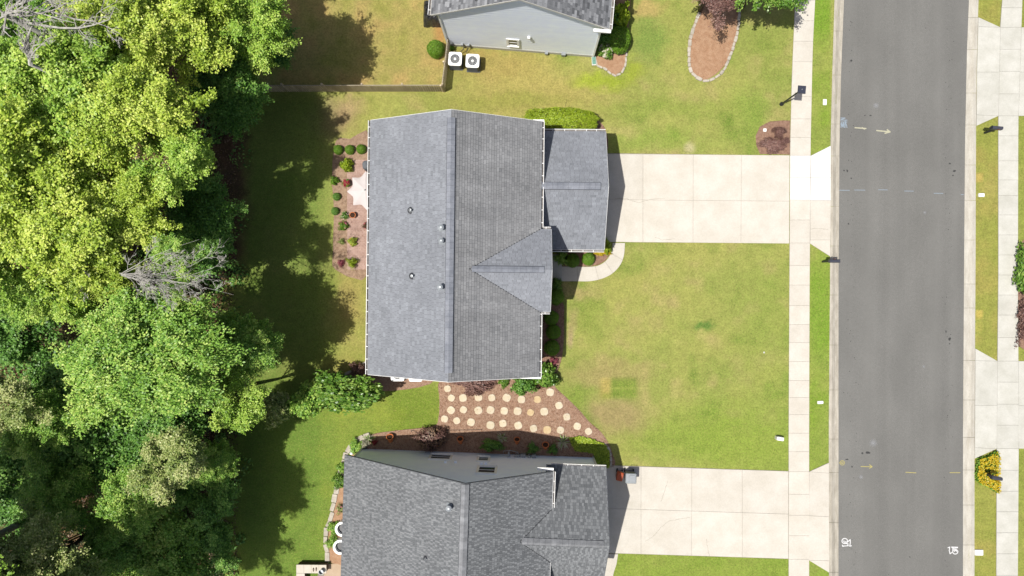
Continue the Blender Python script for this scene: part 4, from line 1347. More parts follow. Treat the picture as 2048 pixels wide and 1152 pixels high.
def window(root, c, w, h, ny, mull=1, name='window', glass='glass'):
    """window on a wall facing +y (ny=1) or -y; c = centre on the wall face"""
    x, y, z = c
    t = 0.05 * ny
    fr = MB()
    f = 0.14
    for (cx, cz, ww, hh) in ((0, h / 2 + f / 2, w + 2 * f, f), (0, -h / 2 - f / 2, w + 2 * f, f), (-w / 2 - f / 2, 0, f, h), (w / 2 + f / 2, 0, f, h)):
        fr.box((x + cx, y + t / 2, z + cz), (ww, abs(t), hh))
    fr.box((x, y + t * .4, z), (w, abs(t) * .5, 0.05))
    o = fr.build(name, M['white'], root)
    for s in (-1, 1):
        gm = MB(); gm.box((x, y + 0.012 * ny, z + s * h / 4), (w - .004, 0.02, h / 2 - 0.052)); gm.build('pane', M[glass], o)
    sl = MB(); sl.box((x, y + t * .9, z - h / 2 - f - 0.015), (w + 0.22, abs(t) * 1.8, 0.03)); sl.build('sill', M['white'], o)
    return o

def vent_pipe(root, x, y, z, g, r=0.05, h=0.3, plate=0.36, cap=True, name='roof_vent', label=None):
    """metal stack standing on a slope with gradient g=(gx,gy)"""
    mb = MB()
    s = plate / 2
    q = [(x - s, y - s), (x + s, y - s), (x + s, y + s), (x - s, y + s)]
    mb.solid([(a, b_, z + g[0] * (a - x) + g[1] * (b_ - y) + .018) for a, b_ in q], [(a, b_, z + g[0] * (a - x) + g[1] * (b_ - y) + .026) for a, b_ in q])
    if cap:
        mb.lathe((x, y, z), [(r * 1.5, -0.05), (r * 1.35, 0.08), (r, 0.1), (r, h * .75)], 14)
        mb.lathe((x, y, z), [(r * 1.2, h * .75), (r * 1.75, h * .82), (r * 1.75, h), (r * .6, h + .04)], 14)
    else:
        mb.lathe((x, y, z), [(r * 2.2, -0.02), (r * 1.2, 0.07), (r, 0.08), (r, h), (r * .75, h), (r * .75, h - .08)], 12)
    o = mb.build(name, M['galv'], root, smooth=False)
    if not cap:
        bt = MB(); bt.lathe((x, y, z), [(r * 2.9, -.02), (r * 2.6, .035), (r * 1.5, .06)], 14); bt.build('pipe_boot', M['dark'], o)
    if label: o['label'] = label
    return o

def simple_wall(root, poly, z0, z1, mat, t=0.15, name='wall'):
    """each side its own wall panel, butted"""
    n = len(poly)
    for i in range(n):
        a = Vector((poly[i][0], poly[i][1], 0)); b_ = Vector((poly[(i + 1) % n][0], poly[(i + 1) % n][1], 0))
        d = (b_ - a).normalized(); nn = Vector((-d.y, d.x, 0))       # inward for ccw
        mb = MB()
        p = [a + d * 0.0, b_ - d * t, b_ - d * t + nn * t, a + nn * t]
        mb.prism(ccw([(q.x, q.y) for q in p]), z0, z1)
        mb.build(name, M[mat], root)

def house_root(name, label, fr, cx, cy):
    w = fr.w(cx, cy)
    t = thing(name, label, 'house', (w[0], w[1], 0.0), 'houses along the street', -fr.t)
    ORG[t.name] = (cx, cy, 0.0)
    return t

# ---------------- middle house
F1 = Fr(0.68)
H1 = house_root('grey_roofed_house', 'middle house whole in view, blue grey gable roof with small front gable and garage roof', F1, -3.9, 2.0)
EZ, KZ = 4.8, 7.15
XL, XR, XK, YB, YT = -8.47, 0.68, -3.88, -4.87, 8.67
gL = (KZ - EZ) / (XK - XL); gR = (KZ - EZ) / (XR - XK)
simple_wall(H1, [(XL + .35, YB + .2), (XR - .35, YB + .2), (XR - .35, YT - .2), (XL + .35, YT - .2)], -.1, EZ - .12, 'siding_tan')
for yy_, s in ((YB + .2, 1), (YT - .2, -1)):        # gable infill
    mb = MB()
    tri = [(XL + .35, EZ - .12), (XR - .35, EZ - .12), (XK, KZ - .12 - .06)]
    a = [(x, yy_, z) for x, z in tri]; b_ = [(x, yy_ + .14 * s, z) for x, z in tri]
    if s < 0: a, b_ = b_, a
    mb.solid(a, b_); mb.build('gable_wall', M['siding_tan'], H1)
roof_slope(H1, [[(XL, YB), (XK, YB), (XK, YT), (XL, YT)]], (XL, YB, EZ, gL, 0), M['sh_main'], 0.21, seed=1, singles=90, label='west slope of the main roof in full sun')
roof_slope(H1, [[(XK, YB), (XR, YB), (XR, YT), (XK, YT)]], (XR, YB, EZ, -gR, 0), M['sh_main_e'], 0.21, seed=2, singles=90, style='courses', label='east slope of the main roof, darker and streaked')
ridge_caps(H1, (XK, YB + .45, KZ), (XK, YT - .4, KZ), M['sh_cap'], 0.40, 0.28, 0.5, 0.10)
# cross gable
CX1, CY0, CY1, CYM = 1.22, -1.42, 2.98, 0.78
CZ = EZ + 1.86
gc = (CZ - EZ) / (CY1 - CYM)
XA = XR - (CZ - EZ) / gR
roof_slope(H1, [[(XA, CYM), (CX1, CYM), (CX1, CY1), (XR, CY1)]], (XR, CY1, EZ, 0, -gc), M['sh_gable'], 0.24, seed=3, singles=40, label='north slope of the front gable')
roof_slope(H1, [[(XA, CYM), (XR, CY0), (CX1, CY0), (CX1, CYM)]], (XR, CY0, EZ, 0, gc), M['sh_gable'], 0.24, seed=4, singles=40, label='south slope of the front gable')
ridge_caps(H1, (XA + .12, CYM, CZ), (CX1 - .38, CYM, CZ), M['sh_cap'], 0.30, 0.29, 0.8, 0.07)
board(H1, (XA, CYM, CZ + .02), (XR, CY1, EZ + .02), .05, .02, 'deck', 'valley')
board(H1, (XA, CYM, CZ + .02), (XR, CY0, EZ + .02), .05, .02, 'deck', 'valley')
mb = MB()   # gable face wall of the bay
a = [(CX1 - .3, CY0 + .15, 2.9), (CX1 - .3, CY1 - .15, 2.9), (CX1 - .3, CY1 - .15, EZ - .06), (CX1 - .3, CYM, CZ - .12), (CX1 - .3, CY0 + .15, EZ - .06)]
mb.solid([(x - .14, y, z) for x, y, z in a], a); mb.build('gable_wall', M['siding_tan'], H1)
for yy_ in (CY0 + .25, CY1 - .25):
    mb = MB(); mb.box((CX1 - .37, yy_, 1.4), (.2, .2, 2.98)); mb.build('porch_post', M['white'], H1)
# garage wing
GX, GY0, GY1, GYM, GE, GK = 4.23, 2.0, 8.57, 5.28, 3.0, 4.7
gg = (GK - GE) / (GY1 - GYM)
roof_slope(H1, [[(.34, GYM), (GX, GYM), (GX, GY1), (.34, GY1)]], (.34, GY1, GE, 0, -gg), M['sh_main'], 0.24, seed=5, singles=20, label='north slope of the garage roof')
roof_slope(H1, [[(.34, GY0), (GX, GY0), (GX, GYM), (.34, GYM)]], (.34, GY0, GE, 0, gg), M['sh_main'], 0.24, seed=6, singles=20, label='south slope of the garage roof')
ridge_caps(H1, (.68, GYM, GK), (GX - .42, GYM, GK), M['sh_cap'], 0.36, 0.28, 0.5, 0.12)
simple_wall(H1, [(.35, GY0 + .25), (GX - .3, GY0 + .25), (GX - .3, GY1 - .25), (.35, GY1 - .25)], -.1, GE - .12, 'siding_tan')
mb = MB()
a = [(GX - .3, GY0 + .25, GE - .12), (GX - .3, GY1 - .25, GE - .12), (GX - .3, GYM, GK - .15)]
mb.solid([(x - .14, y, z) for x, y, z in a], a); mb.build('gable_wall', M['siding_tan'], H1)
mb = MB(); mb.box((GX - .285, GYM, 1.15), (.05, 4.9, 2.2)); gd = mb.build('garage_door', M['garage_door'], H1)
for k in range(3):
    mb = MB(); mb.box((GX - .25, GYM, .6 + k * .55), (.02, 4.85, .02)); mb.build('panel_groove', M['offwhite'], gd)
# trim and gutters
gutter(H1, (XL, YB, EZ - .01), (XL, YT, EZ - .01), (-1, 0), .62, .12, 1)
gutter(H1, (XR, CY1 + .08, EZ - .01), (XR, YT, EZ - .01), (1, 0), .62, .12, 2)
gutter(H1, (XR, YB, EZ - .01), (XR, CY0 - .02, EZ - .01), (1, 0), .62, .12, 3)
gutter(H1, (CX1 - .02, CY1 - .0, EZ - .01), (XR + .13, CY1 - .0, EZ - .01), (0, 1), .3, .11, 4)
gutter(H1, (CX1 - .02, CY0, EZ - .01), (XR + .13, CY0, EZ - .01), (0, -1), .3, .11, 5)
gutter(H1, (.4, GY1, GE - .01), (GX, GY1, GE - .01), (0, 1), .62, .12, 6)
gutter(H1, (1.0, GY0, GE - .01), (GX, GY0, GE - .01), (0, -1), .62, .13, 7)
for s, y in ((1, YT), (-1, YB)):
    board(H1, (XL, y + .012 * s, EZ - .02), (XK, y + .012 * s, KZ - .02), .02, .13)
    board(H1, (XK, y + .012 * s, KZ - .02), (XR, y + .012 * s, EZ - .02), .02, .13)
board(H1, (GX + .012, GY0, GE - .02), (GX + .012, GYM, GK - .02), .02, .14)
board(H1, (GX + .012, GYM, GK - .02), (GX + .012, GY1, GE - .02), .02, .14)
board(H1, (CX1 + .012, CY0, EZ - .02), (CX1 + .012, CYM, CZ - .02), .02, .14)
board(H1, (CX1 + .012, CYM, CZ - .02), (CX1 + .012, CY1, EZ - .02), .02, .14)
board(H1, (XR - 1.0, YB - .06, EZ - .06), (XR + .1, YB - .06, EZ - .06), .1, .1, name='eave_return')
board(H1, (XR - .5, YT + .06, EZ - .06), (XR + .1, YT + .06, EZ - .06), .1, .1, name='eave_return')
def slopeW(px, py):   # local coordinates of a point seen on the west slope
    z = 6.4
    for _ in range(6):
        w = P(px, py, z); lx = w.x * F1.c - w.y * F1.s; ly = w.x * F1.s + w.y * F1.c
        z = EZ + gL * (lx - XL)
    return lx, ly, z
for px_, py_, h_, rr, cp, lb in ((884, 456, .42, .085, True, 'bright metal flue, upper of the pair by the ridge'), (884, 482, .36, .075, True, 'bright metal flue, lower of the pair by the ridge'),
                             (882, 574, .42, .085, True, 'bright metal flue standing alone near the ridge'), (822, 421, .3, .065, False, 'small pipe vent on the upper part of the west slope'),
                             (825, 552, .3, .065, False, 'small pipe vent on the lower part of the west slope')):
    lx, ly, z = slopeW(px_, py_)
    vent_pipe(H1, lx, ly, z, (gL, 0), rr, h_, .34 if cp else .24, cp, label=lb)
window(H1, (-6.2, YB + .2, 2.2), 1.0, 1.3, -1)
window(H1, (-1.6, YB + .2, 2.2), 1.0, 1.3, -1)

# ---------------- lower house
F2 = Fr(1.9)
H2 = house_root('lower_grey_house', 'lower house cut by the bottom edge, speckled grey shingles and pale grey wall with windows', F2, -2.7, -17)
AX, AK, AR = -9.94, -2.74, 1.70
YN, YS = -9.9, -27.0
KZ2 = 7.5; g2 = .639
zl = KZ2 - g2 * (AK - AX); zr = KZ2 - g2 * (AR - AK)
roof_slope(H2, [[(AX, YS), (AK, YS), (AK, YN), (AX, YN)]], (AX, YS, zl, g2, 0), M['sh_bot'], 0.12, .15, seed=11, style='dots', singles=120, label='west slope of the lower house roof')
roof_slope(H2, [[(AK, YS), (AR, YS), (AR, YN), (AK, YN)]], (AR, YS, zr, -g2, 0), M['sh_bot'], 0.12, .15, seed=12, style='dots', singles=60, label='east slope of the lower house roof')
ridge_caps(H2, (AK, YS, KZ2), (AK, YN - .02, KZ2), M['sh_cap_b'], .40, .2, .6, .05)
BX, BN, BM, BS, BE, BK = 4.68, -9.92, -13.3, -16.68, 3.2, 5.72
gb = (BK - BE) / (BN - BM)
XA2 = AR - (BK - zr) / g2
yv = BN - (zr - BE) / gb
roof_slope(H2, [[(XA2, BM), (AR, BM), (AR, yv)], [(AR, BM), (BX, BM), (BX, BN), (AR, BN)], [(1.37, yv), (AR, yv), (AR, BN), (1.37, BN)]], (1.37, BN, BE, 0, -gb), M['sh_bot'], 0.17, .17, seed=13, style='dots', singles=60, label='north slope of the lower garage roof')
yv2 = BS + (zr - BE) / gb
roof_slope(H2, [[(XA2, BM), (AR, yv2), (AR, BM)], [(AR, BS), (BX, BS), (BX, BM), (AR, BM)], [(1.37, BS), (AR, BS), (AR, yv2), (1.37, yv2)]], (1.37, BS, BE, 0, gb), M['sh_bot'], 0.15, .15, seed=14, style='dots', singles=60, label='south slope of the lower garage roof')
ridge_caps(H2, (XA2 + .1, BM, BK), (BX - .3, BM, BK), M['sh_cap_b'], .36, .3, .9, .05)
for ye in (yv, yv2):
    board(H2, (XA2, BM, BK + .02), (AR, ye, zr + .02), .05, .02, 'deck', 'valley')
WY = -10.2
mb = MB()  # north gable wall
a = [(-9.57, WY, -.1), (1.35, WY, -.1), (1.35, WY, zr - .15 + .35 * g2), (AK, WY, KZ2 - .16), (-9.57, WY, zl - .16 + .37 * g2)]
mb.solid([(x, y - .15, z) for x, y, z in a], a)
mb.build('wall', M['siding_grey'], H2)
mb = MB(); mb.box((1.352 + (4.24 - 1.352) / 2, WY - .075, (BE - .12) / 2), (4.24 - 1.354, .15, BE - .02)); mb.build('wall', M['siding_grey'], H2)
for pl, zt in (([(-9.57, -26.7), (-9.42, -26.7), (-9.42, WY - .152), (-9.57, WY - .152)], zl), ([(4.09, -16.4), (4.24, -16.4), (4.24, WY - .152), (4.09, WY - .152)], BE - .12),
               ([(1.2, -26.7), (1.35, -26.7), (1.35, WY - .152), (1.2, WY - .152)], zr - .12)):
    mb = MB(); mb.prism(pl, -.1, zt); mb.build('wall', M['siding_grey'], H2)
mb = MB()
a = [(4.26, -16.4, BE - .12), (4.26, WY, BE - .12), (4.26, BM, BK - .2)]
mb.solid([(x - .14, y, z) for x, y, z in a], a); mb.build('gable_wall', M['siding_grey'], H2)
mb = MB(); mb.box((4.26, BM, 1.15), (.05, 4.9, 2.2)); gd = mb.build('garage_door', M['garage_door'], H2)
for k in range(3):
    mb = MB(); mb.box((4.295, BM, .6 + k * .55), (.02, 4.85, .02)); mb.build('panel_groove', M['offwhite'], gd)
for x in (-9.57 - .03, 4.24 + .03):
    mb = MB(); mb.box((x, WY + .015, 1.3), (.09, .12, 2.7)); mb.build('corner_trim', M['offwhite'], H2)
board(H2, (AX, YN + .012, zl - .01), (AK, YN + .012, KZ2 - .01), .02, .15, 'cover')
board(H2, (AK, YN + .012, KZ2 - .01), (AR, YN + .012, zr - .01), .02, .15, 'cover')
board(H2, (AX - .012, YS, zl - .01), (AX - .012, YN + .02, zl - .01), .02, .15, 'cover')
board(H2, (AR + .012, yv - .2, zr - .01), (AR + .012, YN + .02, zr - .01), .02, .16)
board(H2, (AR + .012, YS, zr - .01), (AR + .012, yv2 - .02, zr - .01), .02, .16)
board(H2, (AR - .85, YN + .1, zr - .14), (AR + .02, YN + .1, zr - .14), .14, .08, name='eave_return')
gutter(H2, (AR - .05, BN, BE - .01), (BX, BN, BE - .01), (0, 1), .7, .1, 8)
gutter(H2, (AR + .02, yv + .05, zr - .04), (AR + .02, YN, zr - .04), (1, 0), .6, .11, 9)
board(H2, (BX + .012, BS, BE - .01), (BX + .012, BM, BK - .01), .02, .15, 'cover')
board(H2, (BX + .012, BM, BK - .01), (BX + .012, BN, BE - .01), .02, .15, 'cover')
def onwall(px, py):      # (x, z) on the north wall plane of the lower house
    z = 1.0
    for _ in range(30):
        w = P(px, py, z); ly = w.x * F2.s + w.y * F2.c; lx = w.x * F2.c - w.y * F2.s
        z += (WY - ly) * -2.2 * (1 if True else 1)
        z = max(0.0, min(6.5, z))
    return lx, z
def onwall2(px, py):
    best = None
    for k in range(0, 660):
        z = k * .01; w = P(px, py, z); ly = w.x * F2.s + w.y * F2.c
        e_ = abs(ly - WY)
        if best is None or e_ < best[0]: best = (e_, w.x * F2.c - w.y * F2.s, z)
    return best[1], best[2]
x, z = onwall2(881.5, 914.5); window(H2, (x, WY, z), 1.08, .9, 1)
x, z = onwall2(967, 918.5); window(H2, (x, WY, z), .52, .75, 1)
x, z = onwall2(973.5, 940.5); window(H2, (x, WY, z), .86, 1.15, 1)
for px_, py_ in ((891, 925), (911, 925), (963, 928), (972, 928)):
    x, z = onwall2(px_, py_); mb = MB(); mb.box((x, WY + .05, z), (.14, .1, .14)); mb.build('wall_vent', M['siding_grey'], H2)
def on2(px, py, east=False):
    z = 5
    for _ in range(8):
        w = P(px, py, z); lx = w.x * F2.c - w.y * F2.s; ly = w.x * F2.s + w.y * F2.c
        z = KZ2 - g2 * abs(lx - AK)
    return lx, ly, z
lx, ly, z = on2(899, 1012); vent_pipe(H2, lx, ly, z, (g2, 0), .085, .42, .32, True, label='bright metal flue on the west slope of the lower house')
lx, ly, z = on2(852, 1117); vent_pipe(H2, lx, ly, z, (g2, 0), .05, .16, .12, False, label='tiny pipe vent low on the lower house roof')
# meters and conduits on the wall
mt = thing('wall_meters', 'cluster of grey meters and conduits on the pale north wall', 'meters', tuple(F2.w(*(onwall2(1060, 912)[0], WY + .1))) + (0.0,), None, -F2.t)
ORG[mt.name] = (onwall2(1060, 912)[0], WY + .1, 0.0)
for k, (px_, py_, w_, h_, d_) in enumerate(((1018, 905, .1, .5, .3), (1034, 909, .25, .4, .15), (1046, 912, .3, .35, .18), (1058, 914, .12, .5, .14), (1068, 915, .22, .35, .18))):
    x, z = onwall2(px_, py_); z = max(z, .55)
    mb = MB(); mb.rbox((x, WY + .005 + d_ / 2, z), (w_, d_, h_), .03, bev=.01, n=2); mb.build('meter_box', M['galv'], mt)
    mb = MB(); mb.tube([(x, WY + .06, -.05), (x, WY + .06, z - h_ / 2)], .025, 6); mb.build('conduit', M['galv'], mt)
mb = MB(); xa = onwall2(1007, 908)[0]; xb = onwall2(1036, 906)[0]
mb.tube([(xa, WY + .1, .2), (xa, WY + .35, .75), ((xa + xb) / 2, WY + .42, .8), (xb, WY + .3, .7), (xb, WY + .08, .4)], .02, 6); mb.build('pipe', M['galv'], mt)

# ---------------- white sided house at the top
F3 = Fr(5.0)
H3 = house_root('white_sided_house', 'upper house cut by the top edge, white lap siding gable and mottled grey roof', F3, -1.6, 19)
TL, TR, TK, TY, TN = -6.33, 3.09, -1.6, 13.78, 30.0
TE, TZ = 5.0, 7.85
gt = (TZ - TE) / (TK - TL); gt2 = (TZ - TE) / (TR - TK)
roof_slope(H3, [[(TL, TY), (TK, TY), (TK, TN), (TL, TN)]], (TL, TY, TE, gt, 0), M['sh_top'], .26, .15, seed=21, style='mottled', singles=60, label='west slope of the upper house roof')
roof_slope(H3, [[(TK, TY), (TR, TY), (TR, TN), (TK, TN)]], (TR, TY, TE, -gt2, 0), M['sh_top'], .26, .15, seed=22, style='mottled', singles=60, label='east slope of the upper house roof')
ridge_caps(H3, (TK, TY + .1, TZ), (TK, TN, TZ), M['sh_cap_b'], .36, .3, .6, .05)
W3 = 13.95
WL, WR = -5.96, 2.69
def gtop(x): return TE - .13 + gt * (x - TL) if x < TK else TE - .13 + gt2 * (TR - x)
mb = MB()
a = [(WL, W3, -.1), (WR, W3, -.1), (WR, W3, gtop(WR)), (TK, W3, gtop(TK)), (WL, W3, gtop(WL))]
mb.solid(a, [(x, y + .15, z) for x, y, z in a]); gw = mb.build('wall', M['siding'], H3)
z = 0.32
while z < gtop(TK) - .05:
    z1 = min(z + .30, gtop(TK) - .01)
    def xr(zq):
        l = WL if zq < gtop(WL) else TL + (zq - TE + .13) / gt
        r = WR if zq < gtop(WR) else TR - (zq - TE + .13) / gt2
        return max(l, WL), min(r, WR)
    l0, r0 = xr(z); l1, r1 = xr(z1)
    if r1 - l1 > .1:
        mb = MB()
        mb.solid([(l0, W3 - .028, z), (r0, W3 - .028, z), (r0, W3 - .004, z), (l0, W3 - .004, z)], [(l1, W3 - .014, z1), (r1, W3 - .014, z1), (r1, W3 - .004, z1), (l1, W3 - .004, z1)])
        mb.build('siding_board', M['siding'], gw)
    z += .30
mb = MB(); mb.box(((WL + WR) / 2, W3 - .02, .1), (WR - WL, .05, .4)); mb.build('foundation', M['concrete_grey'], H3)
for x in (WL - .02, WR + .02):
    mb = MB(); mb.box((x, W3 - .03, 2.4), (.1, .1, 4.7)); mb.build('corner_trim', M['white'], H3)
for pl in ([(WL, W3 + .152), (WL + .15, W3 + .152), (WL + .15, TN), (WL, TN)], [(WR - .15, W3 + .152), (WR, W3 + .152), (WR, TN), (WR - .15, TN)]):
    mb = MB(); mb.prism(pl, -.1, TE - .1); mb.build('wall', M['siding'], H3)
board(H3, (TL, TY - .012, TE - .01), (TK, TY - .012, TZ - .01), .02, .15, 'offwhite')
board(H3, (TK, TY - .012, TZ - .01), (TR, TY - .012, TE - .01), .02, .15, 'offwhite')
gutter(H3, (TR + .02, TY, TE - .02), (TR + .02, TN, TE - .02), (1, 0), .9, .15, 12)
gutter(H3, (TL - .02, TY, TE - .02), (TL - .02, TN, TE - .02), (-1, 0), .9, .15, 13)
board(H3, (TR - .8, TY - .1, TE - .08), (TR + .12, TY - .1, TE - .08), .16, .12, name='eave_return')
def onwall3(px, py):
    best = None
    for k in range(0, 780):
        z = k * .01; w = P(px, py, z); ly = w.x * F3.s + w.y * F3.c
        e_ = abs(ly - W3)
        if best is None or e_ < best[0]: best = (e_, w.x * F3.c - w.y * F3.s, z)
    return best[1], best[2]
x, z = onwall3(1026, 83); window(H3, (x, W3 - .04, z), .48, .8, -1)
for (px_, py_, w_, h_, mt_) in ((1058, 72, .16, .2, 'white'), (1093, 104.5, .2, .16, 'galv'), (1127, 107, .26, .26, 'galv')):
    x, z = onwall3(px_, py_); mb = MB(); mb.rbox((x, W3 - .11, max(z, .25)), (w_, .14, h_), .03, bev=.01, n=2); mb.build('wall_fitting', M[mt_], H3)
x, z = onwall3(949, 40)
lx = P(955, 1, 6.3).x * F3.c - P(955, 1, 6.3).y * F3.s; ly = P(955, 1, 6.3).x * F3.s + P(955, 1, 6.3).y * F3.c
vent_pipe(H3, lx, ly, TE + gt * (lx - TL), (gt, 0), .05, .2, .2, False, label='small pipe vent at the top edge of the picture')
# line-set covers where the two cooling units connect
for px_, py_ in ((925, 88), (938, 90)):
    x, z = onwall3(px_, py_); mb = MB(); mb.box((x, W3 - .1, max(z, .5)), (.12, .12, .3)); mb.build('wall_fitting', M['galv'], H3)

# ================================================================== OBJECTS
def ac_unit(px, py, label, z=0.9, s=0.76, rz=0.0, group='air conditioning units'):
    w = P(px, py, z)
    t = thing('air_conditioner', label, 'air conditioner', (w.x, w.y, 0.0), group)
    mb = MB(); mb.rbox((w.x, w.y, .045), (s + .04, s + .04, .09), .03, rz, bev=.01); mb.build('pad', M['cover'], t)
    mb = MB(); mb.rbox((w.x, w.y, .09 + (z - .15) / 2), (s, s, z - .16), .09, rz, bev=.005); b = mb.build('cabinet', M['charcoal'], t)
    for k in range(9):
        zz_ = .16 + k * (z - .3) / 9
        mb = MB()
        for q in range(4):
            a = rz + q * math.pi / 2
            mb.box((w.x + math.cos(a) * (s / 2 + .006), w.y + math.sin(a) * (s / 2 + .006), zz_), (.012, s - .2, .03), a)
        mb.build('louver', M['charcoal'], b)
    n = 32
    mb = MB()
    ro = []; ri = []
    R_ = s / 2 + .015; rad = .1
    for j in range(n):
        a = 2 * math.pi * j / n
        c_, s_ = math.cos(a), math.sin(a)
        m_ = max(abs(c_), abs(s_)); k = R_ / m_
        x, y = c_ * k, s_ * k
        # round the corners
        dx, dy = abs(x) - (R_ - rad), abs(y) - (R_ - rad)
        if dx > 0 and dy > 0:
            dd = math.hypot(dx, dy); x = math.copysign((R_ - rad) + dx / dd * rad, x); y = math.copysign((R_ - rad) + dy / dd * rad, y)
        ro.append((x, y)); ri.append((c_ * s * .37, s_ * s * .37))
    cz_, sz_ = math.cos(rz), math.sin(rz)
    def W(x, y, zz_): return (w.x + x * cz_ - y * sz_, w.y + x * sz_ + y * cz_, zz_)
    for j in range(n):
        j2 = (j + 1) % n
        mb.face([W(*ro[j], z), W(*ro[j2], z), W(*ri[j2], z), W(*ri[j], z)])
        mb.face([W(*ro[j], z - .07), W(*ro[j2], z - .07), W(*ro[j2], z), W(*ro[j], z)])
        mb.face([W(*ri[j], z), W(*ri[j2], z), W(*ri[j2], z - .12), W(*ri[j], z - .12)])
    mb.build('top_panel', M['white'], t)
    mb = MB(); mb.lathe((w.x, w.y, z - .115), [(s * .368, 0), (s * .368, .005)], 24); mb.build('fan_well', M['dark'], t)
    for k in range(4):
        a = rz + k * math.pi / 2 + .3
        mb = MB()
        pts = [(0.04, -.05), (s * .33, -.12), (s * .35, .1), (.04, .05)]
        mb.solid([(w.x + x * math.cos(a) - y * math.sin(a), w.y + x * math.sin(a) + y * math.cos(a), z - .085 + y * .15) for x, y in pts],
                 [(w.x + x * math.cos(a) - y * math.sin(a), w.y + x * math.sin(a) + y * math.cos(a), z - .08 + y * .15) for x, y in pts])
        mb.build('fan_blade', M['galv'], t)
    mb = MB(); mb.lathe((w.x, w.y, z - .08), [(.07, 0), (.07, .085), (.03, .1)], 12); mb.build('fan_hub', M['white'], t)
    mb = MB()
    for r_ in (.12, .17, .22, .26):
        m2 = 24
        for j in range(m2):
            a0_, a1_ = 2 * math.pi * j / m2, 2 * math.pi * (j + 1) / m2
            mb.tube([(w.x + r_ * math.cos(a0_), w.y + r_ * math.sin(a0_), z + .004), (w.x + r_ * math.cos(a1_), w.y + r_ * math.sin(a1_), z + .004)], .003, 3)
    for k in range(12):
        a = k * math.pi / 6
        mb.tube([(w.x + .06 * math.cos(a), w.y + .06 * math.sin(a), z + .01), (w.x + s * .38 * math.cos(a), w.y + s * .38 * math.sin(a), z + .006)], .004, 3)
    mb.build('fan_guard', M['offwhite'], t)
    return t
ac_unit(910, 117.5, 'white topped cooling unit right beside the wooden fence', rz=math.radians(-3))
ac_unit(945, 121.5, 'white topped cooling unit out on the grass, away from the fence', rz=math.radians(-3), z=.95)
ac_unit(795, 749, 'cooling unit peeking from under the lower eave, on the left', z=.9)
ac_unit(831, 750, 'cooling unit peeking from under the lower eave, on the right', z=.9)
# hoses behind the upper units
mb = MB()
a = P(917, 108, .3); b_ = P(928, 92, .5)
mb.tube([a, P(922, 103, .35), P(927, 98, .45), b_], .025, 6); mb.tube([P(932, 106, .2), P(936, 98, .3), P(940, 91, .4)], .018, 6)
tag(mb.build('refrigerant_lines', M['copper'], org=(a.x, a.y, 0.0)), 'dark refrigerant lines between the wall and the two units by the fence', 'pipes')

# fence
f0, f1, f2 = P(500, 183.5, 0), P(889.6, 183.2, 0), P(901, 90.5, 0)
t = thing('picket_fence', 'weathered wooden picket fence with a corner by the cooling units', 'fence', (f1.x, f1.y, 0.0))
FH = 1.28
def fence_run(a, b_, side):
    d = (b_ - a); L = d.length; d.normalize(); s = Vector((-d.y, d.x, 0)) * side
    n = int(L / .135)
    rz = math.atan2(d.y, d.x)
    for k in range(n + 1):
        p = a + d * (L * k / n)
        h = FH + random.uniform(-.015, .015)
        mb = MB()
        ln_ = random.uniform(-.012, .012)
        w_ = .042
        q = [p - d * w_ - s * .009, p + d * w_ - s * .009, p + d * w_ + s * .009, p - d * w_ + s * .009]
        mb.loft([[(v.x, v.y, .02) for v in ccw([x.to_2d() for x in q])], [(v.x + d.x * ln_, v.y + d.y * ln_, h - .05) for v in ccw([x.to_2d() for x in q])],
                 [(v.x + d.x * ln_, v.y + d.y * ln_, h) for v in ccw([(p + d * sx * w_ * .45 + s * sy * .009).to_2d() for sx, sy in ((-1, -1), (1, -1), (1, 1), (-1, 1))])]])
        mb.build('picket', M['wood'], t)
    for hz in (.28, .72, FH - .1):
        mb = MB(); c = (a + b_) / 2 + s * .032
        mb.box((c.x, c.y, hz), (L, .04, .085), rz); mb.build('rail', M['woodrail'], t)
    m_ = max(2, int(L / 2.3))
    for k in range(m_ + 1):
        p = a + d * (L * k / m_) + s * .1
        mb = MB(); mb.box((p.x, p.y, FH / 2 - .02), (.09, .09, FH + .04), rz); mb.build('post', M['wood'], t)
fence_run(f0, f1, 1)
fence_run(f1, f2, 1)

# street lamp
b0 = P(1562.5, 208.5, 0)
t = thing('street_lamp', 'dark lamp post with a square lantern head at the sidewalk by the upper lawn', 'street lamp', tuple(b0))
LH = 3.0
mb = MB(); mb.lathe((b0.x, b0.y, 0), [(.12, -.05), (.12, .12), (.07, .2), (.055, .3)], 12); mb.build('base', M['dark'], t)
mb = MB(); mb.lathe((b0.x, b0.y, 0), [(.05, .25), (.042, LH - .3), (.06, LH - .28), (.06, LH - .24)], 12); mb.build('pole', M['dark'], t)
lz = math.radians(-5)
mb = MB(); mb.box((b0.x, b0.y, LH - .1), (.26, .26, .24), lz, 1.3); mb.build('lantern', M['dark'], t)
mb = MB(); mb.box((b0.x, b0.y, LH + .05), (.44, .44, .06), lz, .94); rf = mb.build('lamp_roof', M['lamp_top'], t)
mb = MB(); mb.lathe((b0.x, b0.y, LH + .08), [(.03, 0), (.03, .03), (.01, .05)], 10); mb.build('finial', M['galv'], rf)

